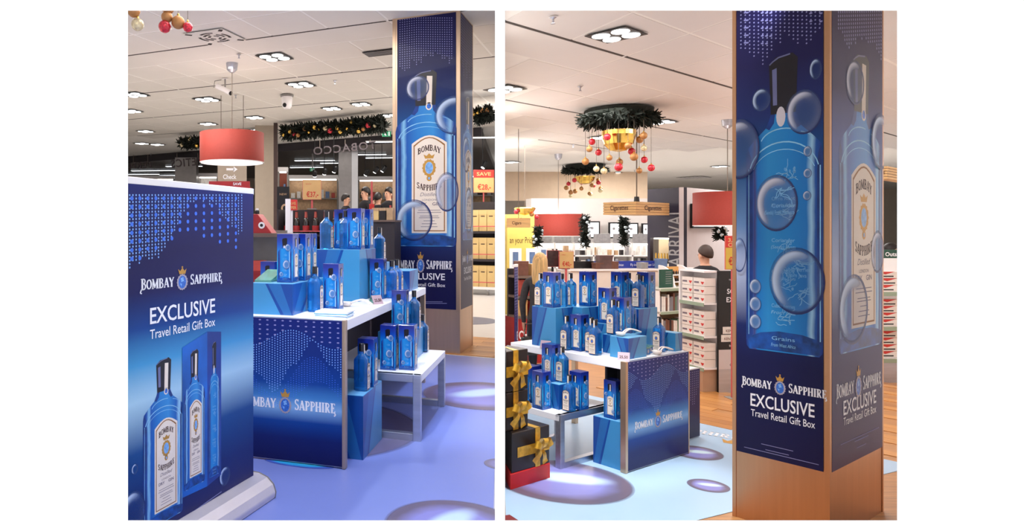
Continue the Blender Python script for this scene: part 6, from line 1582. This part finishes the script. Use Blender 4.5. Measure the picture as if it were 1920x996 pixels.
for z in zs[1:]: MB().box(-wd/2, wd/2, -.2, .06, z - .03, z).build('shelf_board', M_WHITE, t)
for k in range(7): x = -wd/2 + k * (wd - .03) / 6; MB().box(x, x + .03, -.2, .06, .3, zs[0]).build('upright', M_LWALL, t)
rn = random.Random(9)
for j, z in enumerate(zs[1:]):
    for i in range(20):
        h = rn.uniform(.1, .22); w_ = rn.uniform(.05, .1)
        o = MB().box(-w_/2, w_/2, -.05, .05, 0, h).build('boxed_product', rn.choice([PAL[0], PAL[0], PAL[5], PAL[4], PAL[6], PAL[3]]), None, ((a.x + b.x)/2 - wd/2 + .1 + i * (wd - .2) / 19.5, dF - .1, ZR + z + .0005))
        tag(o, 'product %s from left, %s board of the white back wall' % (ORD[i], ('upper', 'lower')[j]), 'product', 'products on the white back wall')
screen('white wall screen right of the first drum lamp', 1100, 1125, 415, 447, 15.9); screen('white wall screen left of the second tree garland', 1142, 1164, 417, 447, 15.9); screen('white wall screen right of the second tree garland', 1174, 1197, 418, 447, 15.9); screen('white wall screen cut by the dark arrival wall', 1204, 1220, 419, 447, 15.9)
# soffit band below the ceiling
a = W(945, 372, 21.0); b = W(1214, 372, 21.0)
struct(MB().box(a.x, b.x, 21, 21.3, W(1000, 376, 21).z, CR).build('trim_1', mat('soffit_beige', (214, 190, 164), .6, noise=.03)), 'beige soffit band above the white back wall', 'trim')
# dark arrival block
aP = W(1282, 351, 12.2); dA = 12.2; aP = Vector((aP.x, dA, ZR)); HA = W(1282, 351, dA).z - ZR
t = thing('arrival_block', 'dark wall block lettered ARRIVAL with a lit bottle niche', 'wall block', aP)
lv = W(1214, 361, 12.9); lv = Vector((lv.x, 12.9, ZR)) - aP; rv = W(1420, 369, 14.6); rv = Vector((rv.x, 14.6, ZR)) - aP
M_NIGHT = mat('night_blue_wall', (34, 28, 48), .35, noise=.15, nscale=2)
def wallbox(name, e, h, m, nrm, th=.08, z0=0):
    n_ = nrm.normalized() * th
    return MB().prism([(0, 0), (e.x, e.y), (e.x + n_.x, e.y + n_.y), (n_.x, n_.y)], z0, h).build(name, m, t)
ln = Vector((lv.y, -lv.x, 0)); ln = ln if ln.y > 0 else -ln; rn_ = Vector((rv.y, -rv.x, 0)); rn_ = rn_ if rn_.y > 0 else -rn_
# niche opening in the dark wall: build the wall round it
def on_wall(px, py):   # position along the dark wall and height
    dx = (px - PX) / F; tt = (dx * aP.y - aP.x) / (lv.x - dx * lv.y); d = aP.y + lv.y * tt; return tt, EYE - (py - PY) / F * d - ZR
t0, zn1 = on_wall(1254, 446); t1, zn0 = on_wall(1219, 526)
def seg(name, ta, tb, z0, z1, m, off=0.0, th=.08):
    nn = ln.normalized(); p = lv * ta + nn * off; q_ = lv * tb + nn * off; r_ = nn * th
    return MB().prism([(p.x, p.y), (q_.x, q_.y), (q_.x + r_.x, q_.y + r_.y), (p.x + r_.x, p.y + r_.y)], z0, z1).build(name, m, t)
seg('dark_wall', 0, t0, 0, HA, M_NIGHT); seg('dark_wall', t1, 1, 0, HA, M_NIGHT); seg('dark_wall', t0, t1, zn1, HA, M_NIGHT); seg('dark_wall', t0, t1, 0, zn0, M_NIGHT)
seg('niche_back', t0, t1, zn0, zn1, mat('niche_cream', (226, 206, 168), .5), .22, .02); seg('niche_floor', t0, t1, zn0 - .02, zn0, M_WHITE, .0, .24); zm = zn0 + (zn1 - zn0) * .28
seg('niche_shelf', t0, t1, zm - .02, zm, M_WHITE, .02, .2); seg('niche_lamp', t0 + .05, t1 - .05, zn1 - .03, zn1 - .005, MATS['shelf_lamp_glow'], .05, .1)
wallbox('pale_wall', rv, HA, mat('pale_grey_wall', (206, 198, 200), .6, noise=.02), rn_)
# ARRIVAL reads upwards
mb = MB(); put_text(mb, 'ARRIVAL', 0, 0, h=.30, bold=.005, space=1.08, width=W(0, 395, dA).z - W(0, 505, dA).z)
put_text(mb, 'V', -.78, 0, h=.30)
u_w = -lv.normalized(); ta, za = on_wall(1281, 500); pc = lv * .035
zmid = (on_wall(1275, 503)[1] + on_wall(1275, 388)[1]) / 2
l = mb.build('wall_lettering', PAL[6], t); N_ = -ln.normalized()
l.matrix_local = Matrix(((0, -u_w.x, N_.x, pc.x + N_.x * .004), (0, -u_w.y, N_.y, pc.y + N_.y * .004), (1, 0, 0, zmid), (0, 0, 0, 1)))
cbn = None
for i in range(6):
    tt = t1 + (t0 - t1) * (i + .6) / 6.4; p = aP + lv * tt + ln.normalized() * .1
    lb = 'gold-necked bottle in the lit niche, %s from the left' % ORD[i]
    if cbn is None:
        cbn = thing('niche_bottle', lb, 'bottle', (0, 0, 0), 0, 'bottles in the lit niche'); MB().lathe([(.036, 0), (.04, .006), (.04, .13), (.026, .17), (.014, .19)], 14).build('bottle_glass', M_CHAMP, cbn, smooth=True); MB().lathe([(.0145, .185), (.016, .2), (.013, .27), (.016, .285)], 12).build('foil', B_SHINE, cbn); MB().lathe([(.0405, .04), (.0405, .1)], 14, cap=False).build('bottle_label', CREAM, cbn); o = cbn
    else: o = dup(cbn, lb, (0, 0, 0))
    o.location = (p.x, p.y, ZR + zm + .0005)
# screen on the pale wall
def on_r(px, py):
    dx = (px - PX) / F; tt = (dx * aP.y - aP.x) / (rv.x - dx * rv.y); d = aP.y + rv.y * tt; return tt, EYE - (py - PY) / F * d
s0, z1_ = on_r(1293, 382); s1, _ = on_r(1342, 382); _, z0_ = on_r(1318, 428)
pa_ = aP + rv * s0; pb_ = aP + rv * s1; rzr = atan2(rv.y, rv.x); wd = (pb_ - pa_).length
t = thing('wall_screen', 'large white wall screen beside the dark ARRIVAL wall', 'screen', (pa_ - rn_.normalized() * .06).to_tuple()[:2] + (z0_,), rzr)
MB().box(0, wd, 0, .05, 0, z1_ - z0_).build('bezel', M_BLACK, t); MB().box(.03, wd - .03, -.004, 0, .03, z1_ - z0_ - .03).build('display', M_SCR, t)
# fixture right of the pale wall seen beside the column
t = thing('carton_shelf', 'white shelf of red and white cartons right of the right column', 'shelf', (W(1668, 690, 8.4).x, 8.4, ZR))
zz = [W(1668, y, 8.4).z - ZR for y in (690, 613, 548)]
MB().box(-.3, .6, 0, .4, 0, .28).build('steel_base', M_STEELC, t); MB().box(-.3, .6, .36, .4, .28, 1.55).build('back_board', M_WHITE, t)
for z in [.29] + zz[1:]: MB().box(-.3, .6, -.02, .36, z - .03, z).build('shelf_board', M_WHITE, t); MB().box(-.3, .6, -.028, -.02, z - .045, z + .005).build('shelf_edge', mat('edge_green', (150, 168, 146), .5), t)
zh = W(1668, 478, 8.4).z - ZR
MB().box(-.3, .6, -.01, .05, zh - .04, zh + .06).build('green_header', mat('deep_green', (30, 74, 60), .5), t); mb = MB(); put_text(mb, 'Outside', .05, zh - .015, h=.05, bold=.02); mb.build('header_lettering', INKW, t).matrix_local = Matrix(((1, 0, 0, 0), (0, 0, -1, -.0105), (0, 1, 0, 0), (0, 0, 0, 1)))
ck2 = None
for j, z in enumerate([.2905] + [q_ + .0005 for q_ in zz[1:]]):
    for k in range(4 if j < 2 else 3):
        lb = 'red and white carton right of the column, %s in stack, %s shelf' % (('lowest', 'second', 'third', 'top')[k], ('bottom', 'middle', 'top')[j]); p = (W(1672, 600, 8.4).x + .02 * (k % 2), 8.52, ZR + z + .082 * k)
        if ck2 is None:
            ck2 = thing('cigarette_carton', lb, 'carton', p, 0, 'cartons right of the column'); MB().box(-.14, .14, -.05, .05, 0, .08).build('carton', MATS['carton_white'], ck2, bevel=.002)
            MB().poly([(-.14, -.051, .08), (-.02, -.051, .045), (.1, -.051, .08)]).build('red_chevron', M_INKR, ck2); MB().box(-.06, .08, -.0512, -.05, .015, .03).build('print_line', PAL[3], ck2)
        else: dup(ck2, lb, p)
pm2 = W(1671, 470, 10.5)
person('person with short hair seen behind the carton shelf at the right edge', (pm2.x, pm2.y, ZR), radians(60), M_JKT, M_TRS, 'short', M_HAIRD, 1.66, 'down')
# wooden Cigarettes sign boxes
M_BEECH = mat('beech_slats', (214, 172, 116), .55, noise=.18, nscale=10, aniso=(.3, .3, 9))
def sign_box(label, txt, pxl, pxm, pxr, ymt, ymb, d, cat='sign'):
    """hanging box sign with a near vertical edge at pxm"""
    c0 = W(pxm, ymb, d); h = W(pxm, ymt, d).z - c0.z
    dirl = Vector((-sin(radians(38)), cos(radians(38)), 0)); dirr = Vector((cos(radians(38)), sin(radians(38)), 0))
    def ext(px, dr):
        dx = (px - PX) / F; return (dx * c0.y - c0.x) / (dr.x - dx * dr.y)
    a_, b_ = ext(pxl, dirl), ext(pxr, dirr)
    t = thing('sign_box', label, cat, c0, radians(38))
    for k in range(5):
        z = k * h / 5; MB().box(0, b_, 0, a_, z, z + h / 5 - .008).build('slat', M_BEECH, t)
    MB().box(.01, b_ - .01, .01, a_ - .01, .005, h - .01).build('box_core', PAL[4], t)
    mb = MB(); put_text(mb, txt, b_ * .5, h * .36, h=h * .36, width=b_ * .5, bold=.01); mb.build('sign_lettering', BROWN, t).matrix_local = Matrix(((1, 0, 0, 0), (0, 0, -1, -.004), (0, 1, 0, 0), (0, 0, 0, 1)))
    mb = MB(); put_text(mb, txt, a_ * .5, h * .36, h=h * .36, width=a_ * .55, bold=.01); mb.build('sign_lettering', BROWN, t).matrix_local = Matrix(((0, 0, -1, -.004), (-1, 0, 0, a_), (0, 1, 0, 0), (0, 0, 0, 1)))
    MB().tube([(b_/2, a_/2, h), (b_/2, a_/2, CR - c0.z - .02)], .012, 6).build('hanger', M_WIRE, t); MB().lathe([(.05, 0), (.04, .1)], 10, (b_/2, a_/2, h)).build('hanger_plate', M_BLACK, t)
    return t
sign_box('wooden hanging box sign reading Cigarettes over the right table', 'Cigarettes', 1131, 1192, 1255, 377, 402, 11.6)
sign_box('wooden box sign ending in ettes at the right frame edge', 'Cigarettes', 1640, 1664, 1740, 310, 335, 7.0)
# yellow wall with Cigars board
a = W(951, 402, 15.0); b = W(1002, 402, 15.0)
t = thing('yellow_wall', 'yellow promotional wall lettered Plan your Price', 'wall panel', ((a.x + b.x)/2, 15.0, ZR)); wd = b.x - a.x; H = a.z - ZR
MB().box(-wd/2, wd/2, 0, .2, 0, H).build('panel', mat('signal_yellow', (226, 200, 104), .5, noise=.03), t)
mb = MB(); put_text(mb, 'an your Price', .02, W(0, 456, 15).z - ZR, h=.14, width=wd * .88); mb.build('wall_lettering', BROWN, t).matrix_local = Matrix(((1, 0, 0, 0), (0, 0, -1, -.003), (0, 1, 0, 0), (0, 0, 0, 1)))
for k, x in enumerate((-.12, .24)): zq = W(0, 490, 15).z - ZR; MB().box(x - .13, x + .13, -.02, 0, zq - .2, zq + .28).build('picture_frame', M_WHITE, t); MB().box(x - .06, x + .06, -.024, -.02, zq - .1, zq + .2).build('picture', PAL[5], t)
t = thing('cigars_sign', 'small wooden board reading Cigars before the yellow wall', 'sign', (W(973, 427, 12.0).x, 12.0, W(973, 427, 12.0).z)); h = W(0, 409, 12).z - W(0, 427, 12).z
MB().box(-.2, .2, 0, .05, 0, h).build('board', M_BEECH, t); mb = MB(); put_text(mb, 'Cigars', -.04, h * .35, h=.055, width=.16, bold=.01); mb.build('board_lettering', BROWN, t).matrix_local = Matrix(((1, 0, 0, 0), (0, 0, -1, -.003), (0, 1, 0, 0), (0, 0, 0, 1)))
MB().tube([(0, .025, h), (0, .025, CR - W(973, 427, 12.0).z)], .006, 5).build('hanger', M_WIRE, t)
# hanging tree garlands
def drop(label, px, py0, py1, d, seed, n=420):
    a_ = W(px, py0, d); b_ = W(px, py1, d); rnd = random.Random(seed); t = thing('hanging_garland', label, 'garland', b_); L_ = a_.z - b_.z
    MB().tube([(0, 0, 0), (0, 0, L_)], .03, 6).build('stem', M_FIR, t)
    def smp(r): a = r.uniform(0, 2*pi); nn = Vector((cos(a), sin(a), r.uniform(-.3, .3))); return Vector((0, 0, r.uniform(0, L_))) + nn * .03, nn
    mb = MB(); fir_blades(mb, smp, n, .085, rnd); mb.build('needles', M_FIR, t)['kind'] = 'stuff'
    for i in range(7): a = rnd.uniform(0, 2*pi); MB().sphere((cos(a) * .09, sin(a) * .09, L_ * (i + .5) / 7), .035, 8, 6).build('silver_ball', mat('silver_ball', (190, 206, 214), .15, metal=.9), t, smooth=True)
    return t
drop('vertical fir garland with silver balls right of the first drum lamp', 1096, 405, 462, 14.2, 1); drop('vertical fir garland with silver balls below the Cigarettes sign', 1170, 408, 460, 14.2, 2); drop('fir garland with blue balls below the right drum lamp', 1350, 427, 448, 12.0, 3, 200); drop('vertical fir garland at the right edge of the yellow wall', 1008, 425, 462, 14.2, 4, 250)
# drums, chandeliers, ceiling fittings
drum('red drum pendant lamp over the back of the right table', 1047, 402, 443, 16.0, 1.08, CR); drum('red drum pendant lamp cut off by the right column', 1364, 361, 424, 11.0, .98, CR)
def chandelier(label, px, py, d, rad, hang, seed, n, short, nb):
    rnd = random.Random(seed); c = W(px, 430, d); c.z = CR - .016
    t = thing('christmas_chandelier', label, 'chandelier', (c.x, c.y, CR - .2))
    MB().lathe([(rad * .8, .05), (rad * .85, .18)], 28).build('branch_disc', M_FIR, t)
    def smp(r):
        a = r.uniform(0, 2*pi); q_ = sqrt(r.uniform(0, 1)) * rad * .92; return Vector((q_ * cos(a), q_ * sin(a), r.uniform(.0, .1))), Vector((cos(a) * q_ / rad, sin(a) * q_ / rad, -.35))
    mb = MB(); fir_blades(mb, smp, n, rad * .17, rnd); mb.build('needles', M_FIR, t)['kind'] = 'stuff'
    mb = MB().lathe([(rad * .02, -.46 * hang), (rad * .2, -.44 * hang), (rad * .36, -.34 * hang), (rad * .42, -.2 * hang), (rad * .42, -.12)], 24); mb.build('gold_bowl', B_SHINE, t)
    ks = ['gold', 'red', 'gold', 'cream', 'red', 'gold']
    for i in range(nb):
        a = 2*pi * i / nb * 2.0 + rnd.uniform(-.2, .2); q_ = rad * (.55 + .35 * ((i * 7) % nb) / nb); k_ = ks[i % 6]; z = CR - .3 - hang * (.16 + .62 * ((i * 5) % nb) / nb); r = rad * rnd.uniform(.075, .105)
        bauble('%s bauble, %s hung under the %s' % ({'gold': 'matte gold', 'red': 'red glitter', 'cream': 'patterned cream'}[k_], ORD[i], short), Vector((c.x + q_ * cos(a), c.y + q_ * sin(a), z)), r, k_, CR - .1, 'baubles under the ' + short)
    return t
chandelier('large ceiling chandelier of fir, gold bowl and hanging baubles', 1160, 205, 10.0, .55, .92, 1, 2600, 'large chandelier', 20)
chandelier('smaller ceiling chandelier of fir and baubles farther back', 1097, 312, 18.6, .60, .72, 2, 1500, 'farther chandelier', 16)
t = thing('ornament_cluster', 'golden ornament cluster above the yellow wall', 'ornament', W(984, 402, 14.4))
MB().lathe([(.02, -.02), (.16, .02), (.22, .12), (.2, .14)], 16).build('gold_bowl', B_SHINE, t); MB().tube([(0, 0, .1), (0, 0, CR - W(984, 402, 14.4).z)], .005, 5).build('wire', M_WIRE, t)
for i, (x, z, k_) in enumerate(((-.2, .05, 'red'), (.22, -.06, 'red'), (.02, -.18, 'red'), (-.1, -.12, 'gold'), (.12, .0, 'gold'))): MB().sphere((x, -.08, z), .05, 12, 8).build('ball', BM[k_], t, smooth=True)
for i, (px, py, lb) in enumerate([(1155, 62, 'largest and nearest one, above the chandelier'), (947, 165, 'one cut by the partition'), (1240, 227, 'one right of the large chandelier'), (1128, 256, 'one behind the large chandelier'), (958, 303, 'far one beside the partition'), (1156, 323, 'far one right of the farther chandelier'), (1350, 311, 'far one left of the column')]):
    put_down('right hall four-lamp downlight, ' + lb, px, py, CR, radians(38), .95)
for i, (px, py) in enumerate(((1037, 29), (1088, 160), (1075, 270), (1190, 318))):
    p = OZ2(px, py, CR); t = thing('sprinkler', 'small ceiling sprinkler head, %s from the front in the right hall' % ORD[i], 'sprinkler', p, 0, 'sprinklers of the right hall'); MB().lathe([(.012, -.07), (.02, -.068), (.008, -.06), (.008, -.03), (.03, -.016)], 10).build('sprinkler_head', M_STEELC, t); MB().lathe([(.035, -.017), (.035, -.014)], 12).build('rosette', M_WHITE, t)
p = OZ2(1301, 332, CR); t = thing('slot_vent', 'faint ceiling vent above the dark arrival wall', 'vent', p, radians(38)); MB().box(-.4, .4, -.4, .4, -.02, -.015).build('vent_back', M_GREY, t)
for k in range(6): MB().box(-.38, .38, -.36 + .13 * k, -.29 + .13 * k, -.028, -.02).build('slat', M_WHITE, t)
